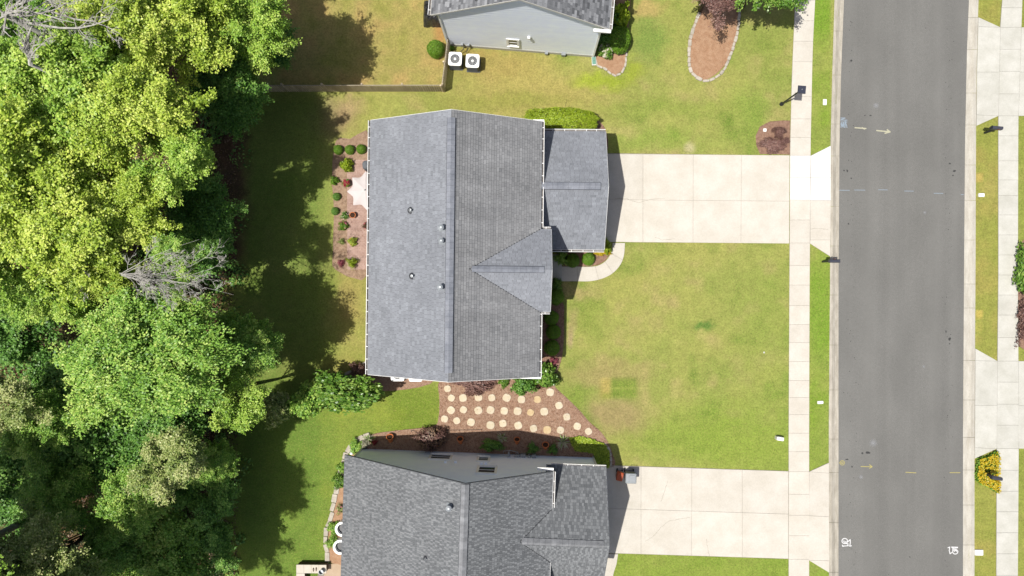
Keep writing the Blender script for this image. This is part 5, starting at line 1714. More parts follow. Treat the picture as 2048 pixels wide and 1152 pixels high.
def mailbox(bx, by, label, dirx, face_deg=0.0, h=1.15):
    b = P(bx, by, 0)
    t = thing('mailbox', label, 'mailbox', tuple(b), 'mailboxes')
    mb = MB(); mb.box((b.x, b.y, h / 2 - .05), (.1, .1, h + .1)); mb.build('post', M['dark'], t)
    rz = math.radians(face_deg)
    d = Vector((math.cos(rz) * dirx, math.sin(rz) * dirx, 0)); s = Vector((-d.y, d.x, 0))
    mb = MB(); c = b + d * .15
    mb.box((c.x, c.y, h - .03), (.6, .1, .06), rz); mb.build('bracket', M['dark'], t)
    rings = []
    for e in (-.16, .42):
        p = b + d * e
        ring = [p + s * .1 + Vector((0, 0, h)), p - s * .1 + Vector((0, 0, h))]
        for k in range(7):
            a = math.pi * k / 6
            ring.append(p - s * .1 * math.cos(a) + Vector((0, 0, h + .13 + .1 * math.sin(a))))
        rings.append(ring)
    mb = MB(); mb.loft(rings); mb.build('box', M['mailbox'], t)
    mb = MB(); p = b + d * .425
    mb.box((p.x, p.y, h + .1), (.02, .19, .19), rz); mb.build('door', M['dark'], t)
    mb = MB(); p = b + d * .1 + s * .115
    mb.box((p.x, p.y, h + .2), (.04, .012, .2), rz); mb.build('flag', M['orange'], t)
    return t
mailbox(1645, 523.5, 'dark mailbox leaning over the west curb below the driveway apron', 1)
mailbox(1969, 266, 'dark mailbox on the grass strip by the upper east driveway', -1, -6)
mailbox(1968, 945, 'dark mailbox standing in the yellow flower bed', -1, -10)

# bins
def bin_(px, py, label, size, h, rz, body, lid, name='wheelie_bin', open_=False):
    w = P(px, py, h)
    t = thing(name, label, 'bin', (w.x, w.y, SZ), 'bins on the lower driveway')
    c, s = math.cos(rz), math.sin(rz)
    def W(x, y): return (w.x + x * c - y * s, w.y + x * s + y * c)
    mb = MB(); q = size
    def rr(k, z): return [W(x * k, y * k) + (z,) for x, y in ((-q[0] / 2, -q[1] / 2), (q[0] / 2, -q[1] / 2), (q[0] / 2, q[1] / 2), (-q[0] / 2, q[1] / 2))]
    mb.loft([rr(.78, SZ + .03), rr(.95, h - .08), rr(1.02, h - .07), rr(1.02, h - .03)]); mb.build('body', M[body], t)
    mb = MB(); x, y = W(0, 0)
    mb.rbox((x, y, h), (q[0] * 1.04, q[1] * 1.04, .07), .07, rz, bev=.04); ld = mb.build('lid', M[lid], t)
    mb = MB(); x, y = W(q[0] * .1, 0); mb.rbox((x, y, h + .04), (q[0] * .6, q[1] * .7, .03), .05, rz, bev=.015); mb.build('lid_panel', M[lid], ld)
    mb = MB(); mb.tube([W(-q[0] * .3, q[1] * .56) + (h - .06,), W(-q[0] * .3, q[1] * .66) + (h - .03,), W(q[0] * .3, q[1] * .66) + (h - .03,), W(q[0] * .3, q[1] * .56) + (h - .06,)], .015, 6); mb.build('handle', M['dark'], t)
    for sx in (-1, 1):
        p = W(sx * q[0] * .42, q[1] * .42)
        mb = MB(); a = Vector((c, s, 0)) * .03
        mb.tube([Vector((p[0], p[1], SZ + .11)) - a, Vector((p[0], p[1], SZ + .11)) + a], .11, 12); mb.build('wheel', M['black_rubber'], t)
    return t
bin_(1262, 957, 'large grey wheeled bin with shiny lid on the driveway', (.62, .58), 1.02, -.03, 'charcoal', 'galv')
bin_(1240, 953.5, 'small orange lidded bin tucked beside the grey bin', (.36, .5), .72, -.22, 'orange', 'orange')

# low utility covers
def cover(px, py, label, w_, d_, h, rz=0.0, mat='white', name='utility_cover'):
    w = P(px, py, h)
    t = thing(name, label, 'utility box', (w.x, w.y, 0.0), 'utility covers in the grass')
    mb = MB(); mb.rbox((w.x, w.y, h / 2 - .02), (w_, d_, h + .04 - .012), .04, rz, bev=.01, n=3); mb.build('frame', M['offwhite'], t)
    mb = MB(); mb.rbox((w.x, w.y, h + .003), (w_ * .82, d_ * .82, .02), .03, rz, bev=.006, n=3); mb.build('lid', M[mat], t)
    mb = MB(); mb.lathe((w.x, w.y, h + .013), [(.02, 0), (.02, .006)], 8); mb.build('bolt', M['dark'], t)
cover(1650, 204, 'pale utility lid in the upper verge by the curb', .22, .36, .05)
cover(1641, 805, 'pale utility lid in the verge halfway down the lower lawn', .36, .18, .05, .05)
cover(1963.5, 390, 'white utility lid in the east verge opposite the driveway', .36, .22, .08)
cover(1958.5, 1105.5, 'white utility lid in the east verge near the bottom', .5, .34, .08)
cover(1561, 878, 'white utility pedestal with a dark shadow near the lower sidewalk', .42, .22, .35, -.15)
cover(1530, 260, 'small round white cover in the corner mulch bed', .2, .2, .08)
cover(1188, 121, 'pale green box at the corner of the white house', .26, .55, .12, .05, 'green_box')
cover(1528.5, 705, 'tiny white cap in the middle of the front lawn', .09, .09, .05)

# stepping stones
rows = [('top row', [(895, 777.5), (902.6, 796), (926, 796), (957, 794.5), (983.6, 795.5), (1013.5, 795.5), (1043, 799), (1075, 799), (1100.3, 784.5)]),
        ('second row', [(902, 820.4), (927, 819.5), (956.5, 821), (981, 820), (1008.5, 821.8), (1035.3, 822.4), (1061.2, 825), (1088.5, 823.3), (1118, 811)]),
        ('third row', [(889, 838), (913.5, 841.5), (942, 844.5), (981, 850.5), (1005.8, 847), (1036.5, 851), (1067.2, 857), (1094.6, 859.8), (1121, 860.4), (1133.6, 834), (1154.6, 852.6), (1177, 863)])]
ordw = ['leftmost', 'second from the left', 'third from the left', 'fourth from the left', 'fifth from the left', 'sixth from the left', 'seventh from the left', 'eighth from the left', 'ninth from the left', 'third from the right', 'second from the right', 'rightmost']
tan_ = {(1075, 799), (1061.2, 825), (1094.6, 859.8)}
for rn, pts in rows:
    for k, (x, y) in enumerate(pts):
        w_ = P(x, y, .09)
        mb = MB(); rk = random.Random(int(x * 7 + y))
        n = 14; ph = rk.uniform(0, 1.5)
        sk = rk.uniform(.9, 1.08)
        def rg(kk, z): return [(w_.x + kk * sk * .237 * (1 + .05 * math.cos(4 * (6.283 * j / n - ph)) + rk.uniform(-.015, .015)) * math.cos(6.283 * j / n), w_.y + kk * sk * .237 * (1 + .05 * math.cos(4 * (6.283 * j / n - ph))) * math.sin(6.283 * j / n), z) for j in range(n)]
        mb.loft([rg(1, .02), rg(1, .075), rg(.93, .09)])
        o = mb.build('stepping_stone', M['step_tan' if (x, y) in tan_ else 'step'], org=(w_.x, w_.y, 0.0))
        nm = ordw[k] if k < len(pts) - 1 else 'rightmost'
        tag(o, '%s round stepping stone, %s in the %s on the mulch' % ('tan' if (x, y) in tan_ else 'pale', nm, rn), 'stepping stone', 'stepping stones in the mulch')

# hose on the mulch
mb = MB()
pl = smooth_loop([(823, 864), (822, 861), (828, 861.5), (838, 865), (850, 863), (868, 860), (900, 860), (930, 860), (965, 859)], 5, False)
mb.tube([P(x, y, .07) for x, y in pl], .014, 5)
pl = smooth_loop([(893, 864), (905, 868), (915, 874), (935, 882)], 5, False)
mb.tube([P(x, y, .07) for x, y in pl], .012, 5)
c = P(860, 861)
tag(mb.build('drip_hose', M['copper'], org=(c.x, c.y, 0)), 'thin dark drip hose lying across the mulch by the red bush', 'hose')

# pots
def pot(px, py, label, r=.17, h=.34, plant=None, flowers=None, group='clay pots', rim=None, tilt=0.0):
    w = P(px, py, h)
    t = thing('flower_pot', label, 'pot', (w.x, w.y, 0.0), group)
    mb = MB(); mb.lathe((w.x, w.y, .03), [(r * .62, 0), (r * .95, h * .8), (r * 1.1, h * .8), (r * 1.1, h - .03), (r * .92, h - .03), (r * .86, h - .1)], 18, caps=False)
    mb.build('pot', M[rim or 'terracotta'], t, smooth=False)
    mb = MB(); mb.lathe((w.x, w.y, h - .06), [(r * .88, 0), (r * .6, .01)], 14); mb.build('soil', M['pot_soil'], t)
    if plant:
        place_mesh('foliage', SHR['leafy'], plant, t, (0, 0, h), 0, (r * 1.2, r * 1.2, r))
    if flowers:
        place_mesh('flowers', SHR['leafy'], flowers, t, (0, 0, h + .06), 1, (r * 1.1, r * 1.1, r * .9))
    if tilt:
        t.rotation_euler = (-math.radians(tilt), 0, 0); t.location = (w.x, w.y - .18, .1)
    return t
pot(779, 879.5, 'terracotta pot half in sun by the yucca, leftmost along the wall', .2, .48, tilt=48)
pot(920, 883, 'terracotta pot in shade just right of the red bush', .18, .46, tilt=48)
pot(1034, 883, 'terracotta pot in shade between the yucca and the meters', .17, .42, tilt=48)
pot(1091, 893.5, 'terracotta pot with dark mouth left of the right yucca', .19, .46, tilt=42)
pot(705, 430, 'round terracotta pot on the patio below the umbrella', .17, .35)
pot(692.5, 366, 'potted red flowers left of the umbrella', .16, .32, M['l_box'], M['f_red'], rim='white')

# variegated yuccas
def yucca(px, py, label, r=.5, n=46, seed=1):
    w = P(px, py, .3)
    t = thing('yucca', label, 'yucca', (w.x, w.y, 0.0), 'variegated yuccas along the wall')
    rnd = random.Random(seed)
    for nm, mt, k0 in (('striped_leaves', M['l_var'], 0), ('green_leaves', M['l_dark'], 1)):
        mb = MB()
        for k in range(n if k0 == 0 else n // 3):
            a = rnd.uniform(0, 6.283); el = rnd.uniform(.15, 1.2); L = r * rnd.uniform(.75, 1.15)
            d = Vector((math.cos(a) * math.cos(el), math.sin(a) * math.cos(el), math.sin(el)))
            s = Vector((-math.sin(a), math.cos(a), 0))
            p0 = w * 1.0; p0.z = .06
            p1 = p0 + d * L * .5; p2 = p0 + d * L - Vector((0, 0, .10 * L / r * (1.2 - el)))
            wd = .022
            mb.face([p0 - s * wd * .7, p0 + s * wd * .7, p1 + s * wd, p1 - s * wd], .6)
            mb.face([p1 - s * wd, p1 + s * wd, p2], .8)
        mb.build(nm, mt, t)
yucca(735, 880, 'cream striped yucca at the left end of the wall bed', .52, seed=1)
yucca(1004, 877, 'cream striped yucca in the middle of the wall bed', .42, seed=2)
yucca(1126, 886, 'cream striped yucca near the garage end of the wall bed', .55, seed=3)

# umbrella
def umbrella():
    c = P(730, 380, 2.45)
    t = thing('patio_umbrella', 'off white scalloped patio umbrella half under the rear eave', 'umbrella', (c.x, c.y, 0.0))
    R_, ze, zk = 1.12, 2.1, 2.5
    n = 8
    for k in range(n):
        a0, a1 = math.radians(2) + 2 * math.pi * k / n, math.radians(2) + 2 * math.pi * (k + 1) / n
        mb = MB(); m_ = 8
        for i in range(5):
            f0_, f1_ = i / 5, (i + 1) / 5
            for j in range(m_):
                def pt(f, jj):
                    u_ = jj / m_; a = a0 + (a1 - a0) * u_
                    sc = 1 - .24 * math.sin(math.pi * u_) * f ** 2
                    chord = math.cos((a1 - a0) / 2) / math.cos(a - (a0 + a1) / 2)
                    r = R_ * f * (chord * .0 + 1.0) * sc
                    return Vector((c.x + r * math.cos(a), c.y + r * math.sin(a), zk - (zk - ze) * f ** 1.1 - .05 * math.sin(math.pi * u_) * f * (1 - f) * 2))
                mb.face([pt(f0_, j), pt(f1_, j), pt(f1_, j + 1), pt(f0_, j + 1)])
        mb.build('canopy_panel', M['fabric'], t, smooth=True)
        mb = MB(); mb.tube([(c.x, c.y, zk - .03), (c.x + R_ * math.cos(a0), c.y + R_ * math.sin(a0), ze - .015)], .01, 5); mb.build('rib', M['dark'], t)
    mb = MB(); mb.lathe((c.x, c.y, 0), [(.025, .0), (.025, zk + .02)], 10); mb.build('pole', M['dark'], t)
    mb = MB(); mb.lathe((c.x, c.y, zk), [(.05, -.02), (.045, .03), (.02, .06)], 10); mb.build('finial', M['galv'], t)
    mb = MB(); mb.lathe((c.x, c.y, PZ), [(.3, 0), (.3, .05), (.06, .1)], 16); mb.build('base', M['dark'], t)
umbrella()
# covered grill
w = P(738, 330, .9)
t = thing('covered_grill', 'grey fabric covered barbecue grill above the umbrella', 'grill', (w.x, w.y, 0.0))
mb = MB()
def rgc(sx, sy, z, k=10):
    out = []
    for j in range(k * 4):
        a = 2 * math.pi * j / (k * 4); c_, s_ = math.cos(a), math.sin(a)
        e = 3.2
        r = (abs(c_) ** e + abs(s_) ** e) ** (-1 / e)
        out.append((w.x + c_ * r * sx * (1 + .02 * math.sin(7 * a)), w.y + s_ * r * sy, z))
    return out
mb.loft([rgc(.44, .3, PZ), rgc(.41, .28, .8), rgc(.37, .25, 1.0), rgc(.24, .16, 1.08)]); mb.build('cover', M['cover'], t, smooth=True)
mb = MB(); mb.tube([(w.x - .3, w.y - .3, .75), (w.x + .3, w.y - .3, .75)], .015, 6); mb.build('handle', M['dark'], t)

# tarp covered thing by the white house
def tarp():
    t0 = P(862, 22, .6)
    rng = np.random.RandomState(4)
    n = 26
    u, v = np.meshgrid(np.linspace(-1, 1, n), np.linspace(-1, 1, n))
    h = 1.15 * np.clip(1 - np.abs(u) ** 5, 0, 1) * np.clip(1 - np.abs(v) ** 5, 0, 1)
    fold = vnoise(u * 2 + 5, v * 2 + 9, 1.6, 77, 3)
    h = h * (0.85 + .3 * fold) + 0.02
    X = t0.x + u * .55 + .06 * fold + .03 * (1.15 - h); Y = t0.y + v * .75 + .06 * vnoise(u * 2, v * 2, 2.0, 55, 2)
    mb = MB()
    for i in range(n - 1):
        for j in range(n - 1):
            mb.face([(X[i, j], Y[i, j], h[i, j]), (X[i, j + 1], Y[i, j + 1], h[i, j + 1]), (X[i + 1, j + 1], Y[i + 1, j + 1], h[i + 1, j + 1]), (X[i + 1, j], Y[i + 1, j], h[i + 1, j])])
    o = mb.build('tarp_cover', M['black_soft'], org=(t0.x, t0.y, 0.0), smooth=False)
    tag(o, 'crumpled black tarp draped over something beside the white house', 'tarp')
tarp()

# stone seat wall with shoes and a pail
def seat_wall():
    a = P(594, 1134, .5); b_ = P(652, 1134, .5)
    t = thing('seat_wall', 'low block seat wall with pale cap stones at the bottom edge', 'wall', ((a.x + b_.x) / 2, a.y, 0.0))
    n = 8
    for lev in range(4):
        for k in range(n):
            x0 = a.x + (b_.x - a.x) * k / n; x1 = a.x + (b_.x - a.x) * (k + 1) / n
            mb = MB(); mb.box(((x0 + x1) / 2, a.y - .1, .06 + lev * .115), (x1 - x0 - .01, .42 + random.uniform(-.01, .01), .108)); mb.build('block', M['brownblock'], t)
    for k in range(4):
        x0 = a.x - .03 + (b_.x - a.x + .06) * k / 4; x1 = a.x - .03 + (b_.x - a.x + .06) * (k + 1) / 4
        mb = MB(); mb.box(((x0 + x1) / 2, a.y - .1, .51), (x1 - x0 - .008, .5, .06)); mb.build('cap_stone', M['capstone'], t)
    for k in range(5):
        y0 = a.y - .36 - k * .5
        mb = MB(); mb.box((a.x + .22, y0 - .25, .24), (.42, .49, .46)); mb.build('block', M['brownblock'], t)
        mb = MB(); mb.box((a.x + .22, y0 - .25, .51), (.5, .49, .06)); mb.build('cap_stone', M['capstone'], t)
seat_wall()
for k, (x, y, lb) in enumerate(((626.5, 1140, 'left shoe of the pair on the seat wall'), (632, 1139, 'right shoe of the pair on the seat wall'))):
    w = P(x, y, .58); mb = MB()
    def foot(kx, z): return [(w.x + kx * .042 * math.sin(a) * (1 + .25 * math.cos(a)), w.y + kx * .12 * math.cos(a), z) for a in [2 * math.pi * j / 12 for j in range(12)]]
    mb.loft([foot(1, .541), foot(1.02, .565), foot(.75, .59)])
    o = mb.build('shoe', M['brownplastic'], org=(w.x, w.y, .54)); tag(o, lb, 'shoe', 'pair of shoes on the seat wall')
w = P(642, 1144, .75)
t = thing('pail', 'round metal pail at the right end of the seat wall', 'pail', (w.x, w.y, .54))
mb = MB(); mb.lathe((w.x, w.y, .541), [(.11, 0), (.14, .24), (.15, .25), (.135, .25), (.11, .03)], 18, caps=False); mb.build('body', M['galv'], t)
mb = MB(); mb.lathe((w.x, w.y, .6), [(.118, 0), (.118, .005)], 16); mb.build('lid', M['galv'], t)

# two rounded white patio chairs under the west eave
def tub_chair(px, py, label):
    w = P(px, py, .6)
    t = thing('patio_chair', label, 'chair', (w.x, w.y, 0.0), 'white rounded chairs by the west wall')
    mb = MB(); n = 20
    out = []
    for r0, r1, z0, z1 in ((.42, .42, .05, .62), ):
        ro = [(w.x + .44 * math.cos(a), w.y + .44 * math.sin(a)) for a in [math.radians(50 + 260 * k / n) for k in range(n + 1)]]
        ri = [(w.x + .31 * math.cos(a), w.y + .31 * math.sin(a)) for a in [math.radians(50 + 260 * k / n) for k in range(n + 1)]]
    for k in range(n):
        mb.solid([ro[k] + (.12,), ro[k + 1] + (.12,), ri[k + 1] + (.12,), ri[k] + (.12,)], [ro[k] + (.66,), ro[k + 1] + (.66,), ri[k + 1] + (.66,), ri[k] + (.66,)])
    mb.build('backrest', M['white'], t)
    mb = MB(); mb.lathe((w.x, w.y, .12), [(.31, 0), (.31, .22)], 20); mb.build('seat', M['offwhite'], t)
    mb = MB(); mb.lathe((w.x, w.y, .34), [(.29, 0), (.29, .07), (.24, .1)], 20); mb.build('cushion', M['dark'], t)
    for k in range(4):
        a = math.pi / 4 + k * math.pi / 2
        mb = MB(); mb.box((w.x + .25 * math.cos(a), w.y + .25 * math.sin(a), .07), (.05, .05, .12)); mb.build('leg', M['dark'], t)
tub_chair(685, 1058, 'upper of two white rounded chairs beside the lower house')
tub_chair(681, 1094, 'lower of two white rounded chairs beside the lower house')

# small white ball ornament
w = P(703, 906, .25)
mb = MB(); mb.lathe((w.x, w.y, 0), [(.04, 0), (.04, .12), (.09, .17), (.11, .25), (.09, .33), (.03, .37)], 14)
tag(mb.build('garden_globe', M['white'], org=(w.x, w.y, 0), smooth=True), 'small white globe ornament in the west border', 'ornament')

# ================================================================== SHRUBS
G = 'clipped round shrubs'
shrub('boxwood', 'round clipped bush by the fence, behind the cooling units', 871, 97, .52, 1.0, 'clipped', M['l_box'], G)
shrub('boxwood', 'small round bush above the patio, left of three', 676, 299, .29, .55, 'clipped', M['l_box'], G)
shrub('boxwood', 'small round bush above the patio, middle of three', 699, 299, .29, .55, 'clipped', M['l_box'], G)
shrub('boxwood', 'small round bush above the patio, right of three', 722, 298, .29, .55, 'clipped', M['l_box'], G)
shrub('leafy_bush', 'lime green leafy bush on the patio above the umbrella', 693, 330, .34, .7, 'leafy', M['l_boxlime'])
shrub('small_shrub', 'small green bush left of the red potted flowers', 669, 361, .24, .45, 'loose', M['l_box'], 'small plants of the patio bed')
shrub('small_shrub', 'dark little bush left of the umbrella tip', 673, 393, .24, .45, 'clipped', M['l_dark'], 'small plants of the patio bed')
shrub('small_shrub', 'dark little bush in shade left of the clay patio pot', 670, 422, .24, .45, 'clipped', M['l_dark'], 'small plants of the patio bed')
shrub('small_shrub', 'sparse plant with white tips next to the clay patio pot', 689, 431, .22, .45, 'airy', M['l_dark'], 'small plants of the patio bed', flowers=M['f_white'], nfl=14, fsz=.03)
shrub('small_shrub', 'green plant with a pink bloom below the clay patio pot', 686, 452, .26, .45, 'loose', M['l_box'], 'small plants of the patio bed', flowers=M['f_pink'], nfl=10, fsz=.07)
shrub('small_shrub', 'thin pale plant low in the patio bed', 683, 483, .18, .35, 'airy', M['l_pale'], 'small plants of the patio bed')
shrub('small_shrub', 'yellow green mound at the edge of the lower patio', 705, 483, .25, .45, 'loose', M['l_yellow'], 'small plants of the patio bed', flowers=M['f_yellow'], nfl=30, fsz=.03)
shrub('small_shrub', 'lime plant casting a star shadow at the patio foot', 704, 525, .3, .6, 'airy', M['l_boxlime'], 'small plants of the patio bed')
shrub('flower_clump', 'magenta flower clump at the foot of the patio bed', 682, 526, .2, .35, 'airy', M['f_pink'], cat='flowers')
shrub('flower_clump', 'orange speckled plant at the patio edge under the eave', 734, 451, .24, .5, 'airy', M['litter'], cat='flowers', flowers=M['f_red'], nfl=16, fsz=.03)
shrub('hedge', 'long rounded bright green hedge above the garage', 1121, 241, 2.1, 1.5, 'hedge', M['l_boxlime'], cat='hedge', ry=.64, rz=math.radians(-1))
shrub('round_shrub', 'bright round clipped bush inside the walk curve', 1177, 518, .39, .75, 'clipped', M['l_box'], G)
shrub('round_shrub', 'shaded round clipped bush next to the bright one by the garage', 1145, 521, .42, .8, 'clipped', M['l_box'], G)
shrub('feathery_shrub', 'feathery dark plant in shade at the garage corner', 1122, 516, .4, .8, 'airy', M['l_mid'])
shrub('yellow_shrub', 'yellow edged low shrub at the garage corner', 1204, 505, .46, .35, 'loose', M['f_yellow'], ry=.17)
shrub('yellow_shrub', 'dark green and yellow shrub beside the garage front corner', 1215, 494, .2, .7, 'loose', M['l_boxlime'], ry=.42)
shrub('porch_shrub', 'dark leafy shrub at the porch edge in shade', 1112, 570, .36, .8, 'loose', M['l_camellia'])
shrub('round_shrub', 'olive round bush below the porch shrub', 1112, 594, .48, .95, 'clipped', M['l_box'], G)
shrub('round_shrub', 'shaded round bush at the front wall, uppermost of three', 1103, 636, .44, .8, 'clipped', M['l_box'], G)
shrub('round_shrub', 'shaded round bush at the front wall, middle of three', 1107, 664, .44, .8, 'clipped', M['l_box'], G)
shrub('round_shrub', 'shaded round bush at the front wall, lowest of three', 1104, 696, .46, .8, 'clipped', M['l_box'], G)
shrub('barberry', 'pinkish barberry tuft below the shaded round bushes', 1108, 723, .24, .4, 'bush', M['f_pink'])
shrub('glossy_shrub', 'bright green bush at the front corner of the middle house', 1092, 752, .64, 1.2, 'leafy', M['l_camellia'])
shrub('holly_shrub', 'darker blue green bush spilling over a stepping stone', 1046, 771, .66, .9, 'loose', M['l_dark'], ry=.5)
shrub('barberry', 'wide maroon barberry under the lower gable end', 952, 765, 1.25, .8, 'bush', M['l_red'], ry=.62)
shrub('small_shrub', 'green tuft at the gable end between barberry and dark bush', 1008, 764, .3, .5, 'loose', M['l_camellia'])
shrub('barberry', 'dark maroon bush at the rear corner of the middle house', 716, 742, .5, .8, 'bush', M['l_red'])
shrub('barberry', 'mauve leaved bush half in the shadow of the lower house', 861, 877, .82, 1.1, 'bush', M['l_red'], ry=.62, flowers=M['litter'], nfl=160, fsz=.07)
shrub('shade_shrub', 'dark green bush in the shade beside the middle yucca', 983, 891, .62, .8, 'loose', M['l_dark'], ry=.3)
shrub('shade_shrub', 'small dark green plant left of the last clay pot', 1065, 897, .32, .4, 'airy', M['l_dark'])
shrub('shade_shrub', 'small dark green plant right of the last clay pot', 1106, 899, .28, .4, 'airy', M['l_dark'])
shrub('small_shrub', 'green clump at the north west wall corner of the lower house', 712, 893, .4, .5, 'loose', M['l_mid'])
shrub('flower_clump', 'cream flower clump under the left yucca', 728, 889, .22, .4, 'loose', M['f_white'], cat='flowers')
shrub('flower_clump', 'red flower tuft at the right side of the left yucca', 749, 885, .14, .4, 'airy', M['f_red'], cat='flowers')
shrub('border_shrub', 'green clump in the west border near the corner globe', 684, 935, .3, .5, 'loose', M['l_mid'], 'west border plants')
shrub('border_shrub', 'green shrub in the west border below the upper clump', 679, 962, .42, .6, 'loose', M['l_camellia'], 'west border plants')
shrub('border_shrub', 'small flowering plant in the middle of the west border', 681, 1018, .26, .4, 'airy', M['l_pale'], 'west border plants', flowers=M['f_pink'], nfl=14, fsz=.05)
shrub('border_shrub', 'olive clump beside the upper white chair', 668, 1056, .36, .5, 'loose', M['l_mid'], 'west border plants')
shrub('border_shrub', 'olive clump beside the lower white chair', 665, 1085, .38, .5, 'airy', M['l_mid'], 'west border plants')
shrub('corner_shrub', 'bright lime conical bush by the upper house corner', 1239, 32, .58, 2.0, 'leafy', M['l_boxlime'])
shrub('corner_shrub', 'dark shaded bush under the east eave of the upper house', 1222, 34, .62, 1.8, 'loose', M['l_dark'])
shrub('corner_shrub', 'rounded dark green bush below the lime bush', 1238, 76, .72, 1.4, 'clipped', M['l_box'], ry=.85)
shrub('corner_shrub', 'shaded bush against the corner of the white wall', 1211, 80, .4, 1.0, 'loose', M['l_dark'])
shrub('hydrangea', 'bush with a cream bloom at the white house corner', 1212, 100, .42, .8, 'leafy', M['l_camellia'], flowers=M['f_white'], nfl=70, fsz=.07)
shrub('barberry', 'upper dark purple bush in the sidewalk corner bed', 1559, 264, .34, .7, 'bush', M['l_red'])
shrub('barberry', 'wide brown purple bush in the sidewalk corner bed', 1549, 289, .8, .5, 'bush', M['l_red'], ry=.42)
shrub('weed_tuft', 'small weed beside the base of the fence corner', 903, 96, .14, .25, 'loose', M['l_box'])
shrub('east_shrub', 'dark green shrub cut by the right edge of the picture', 2052, 540, .5, 1.0, 'loose', M['l_camellia'], ry=1.2)
shrub('east_shrub', 'dark maroon shrub cut by the right edge of the picture', 2052, 640, .42, .8, 'airy', M['l_red'], ry=1.15)
# ground cover by the garage
def ground_cover():
    pts = [tuple(P(x, y)[:2]) for x, y in ((1138, 876), (1160, 872), (1185, 878), (1210, 888), (1218, 905), (1218, 934), (1190, 934), (1188, 905), (1150, 900))]
    rng = np.random.RandomState(9); p = []
    xs = [q[0] for q in pts]; ys = [q[1] for q in pts]
    while len(p) < 7000:
        c = rng.uniform([min(xs), min(ys)], [max(xs), max(ys)])
        if inside(c, pts): p.append((c[0], c[1], .05 + rng.uniform(0, .14)))
    p = np.array(p); nrm = rng.normal(size=p.shape) * .4; nrm[:, 2] += 1
    me = quad_mesh('ground_cover', leaf_quads(p, nrm, .07 * rng.uniform(.6, 1.4, len(p)), rng, .4), rng.uniform(0, 1, len(p)))
    me.materials.append(M['l_boxlime'])
    o = bpy.data.objects.new('ground_cover', me); COL.objects.link(o)
    tag(o, 'bright creeping ground cover between mulch and lower garage wall', 'ground cover', kind='stuff')
ground_cover()
def daisy_bed():
    poly = [tuple(P(x, y)[:2]) for x, y in smooth_loop([(1951, 921), (1958, 914), (1970, 912), (1982, 905), (1992, 902), (1994, 925), (1993, 950), (1995, 968), (1992, 984), (1978, 975), (1964, 968), (1951, 962), (1949, 940)], 3)]
    rng = np.random.RandomState(41); pts = []
    xs = [q[0] for q in poly]; ys = [q[1] for q in poly]
    while len(pts) < 6000:
        c = rng.uniform([min(xs), min(ys)], [max(xs), max(ys)]) + rng.normal(size=2) * .03
        if inside(c, poly): pts.append((c[0], c[1], rng.uniform(.04, .34)))
    p = np.array(pts); m_ = P(1970, 943)
    p[:, 2] *= .75 + .35 * vnoise(p[:, 0], p[:, 1], 2.5, 5, 2)
    p -= np.array([m_.x, m_.y, 0])
    t = thing('daisy_bed', 'dense yellow daisy bed around the east mailbox', 'flower bed', (m_.x, m_.y, 0.0))
    nrm = rng.normal(size=p.shape) * .5; nrm[:, 2] += 1
    place_mesh('foliage', quad_mesh('foliage', leaf_quads(p, nrm, .085 * rng.uniform(.6, 1.4, len(p)), rng, .3), rng.uniform(0, 1, len(p))), M['l_box'], t, (0, 0, 0))
    q = p[rng.choice(len(p), 620, replace=False)].copy(); q[:, 2] = q[:, 2] * .4 + .27
    n = len(q); tilt = rng.normal(size=(n, 3)) * .25; tilt[:, 2] += 1
    sz = rng.uniform(.035, .06, n); br = rng.uniform(0, 1, n); vs = []
    for k in range(6):
        a = k * 1.047 + .3
        vs.append(leaf_quads(q, tilt, sz, rng, .36, np.tile(np.array([math.cos(a), math.sin(a), .1]), (n, 1))))
    fo = place_mesh('flowers', quad_mesh('flowers', np.concatenate(vs), np.tile(br, 6)), M['f_yellow'], t, (0, 0, 0))
    fo['kind'] = 'stuff'
daisy_bed()

# ================================================================== TREES
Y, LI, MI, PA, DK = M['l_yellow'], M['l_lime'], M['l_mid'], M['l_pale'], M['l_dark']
crown('camellia', seed=31, R=1.0, Hh=.62, limbs=60, twigs=14, per=10, leaf=.10, lob=.12, inner=.4, aspect=.42, tw=.2, spread=.07)
def big_shrub(label, px, py, zc, R, Ry, zs, mat, rz=0):
    w = P(px, py, zc)
    t = thing('large_shrub', label, 'shrub', (w.x, w.y, 0.0))
    place_mesh('crown', CROWNS['camellia'][0], mat, t, (0, 0, zc), rz, (R, Ry, zs))
    mb = MB()
    for k in range(5):
        a = k * 1.3
        mb.tube([(w.x, w.y, -.1), (w.x + .3 * R * math.cos(a), w.y + .2 * R * math.sin(a), zc * .6), (w.x + .6 * R * math.cos(a), w.y + .45 * R * math.sin(a), zc)], [.06, .045, .02], 6)
    mb.build('trunk', M['bark'], t)
big_shrub('broad glossy green shrub tree below the rear corner of the middle house', 700, 787, 2.0, 2.15, 1.2, 2.0, M['l_camellia'])
big_shrub('left lobe of glossy shrubbery between the wood and the side lawn', 618, 797, 1.6, 1.35, .95, 1.7, M['l_mid'], 1.0)
big_shrub('pale shrub at the wood edge left of the glossy shrubbery', 552, 812, 1.8, 1.2, .9, 1.8, M['l_pale'], 2.0)

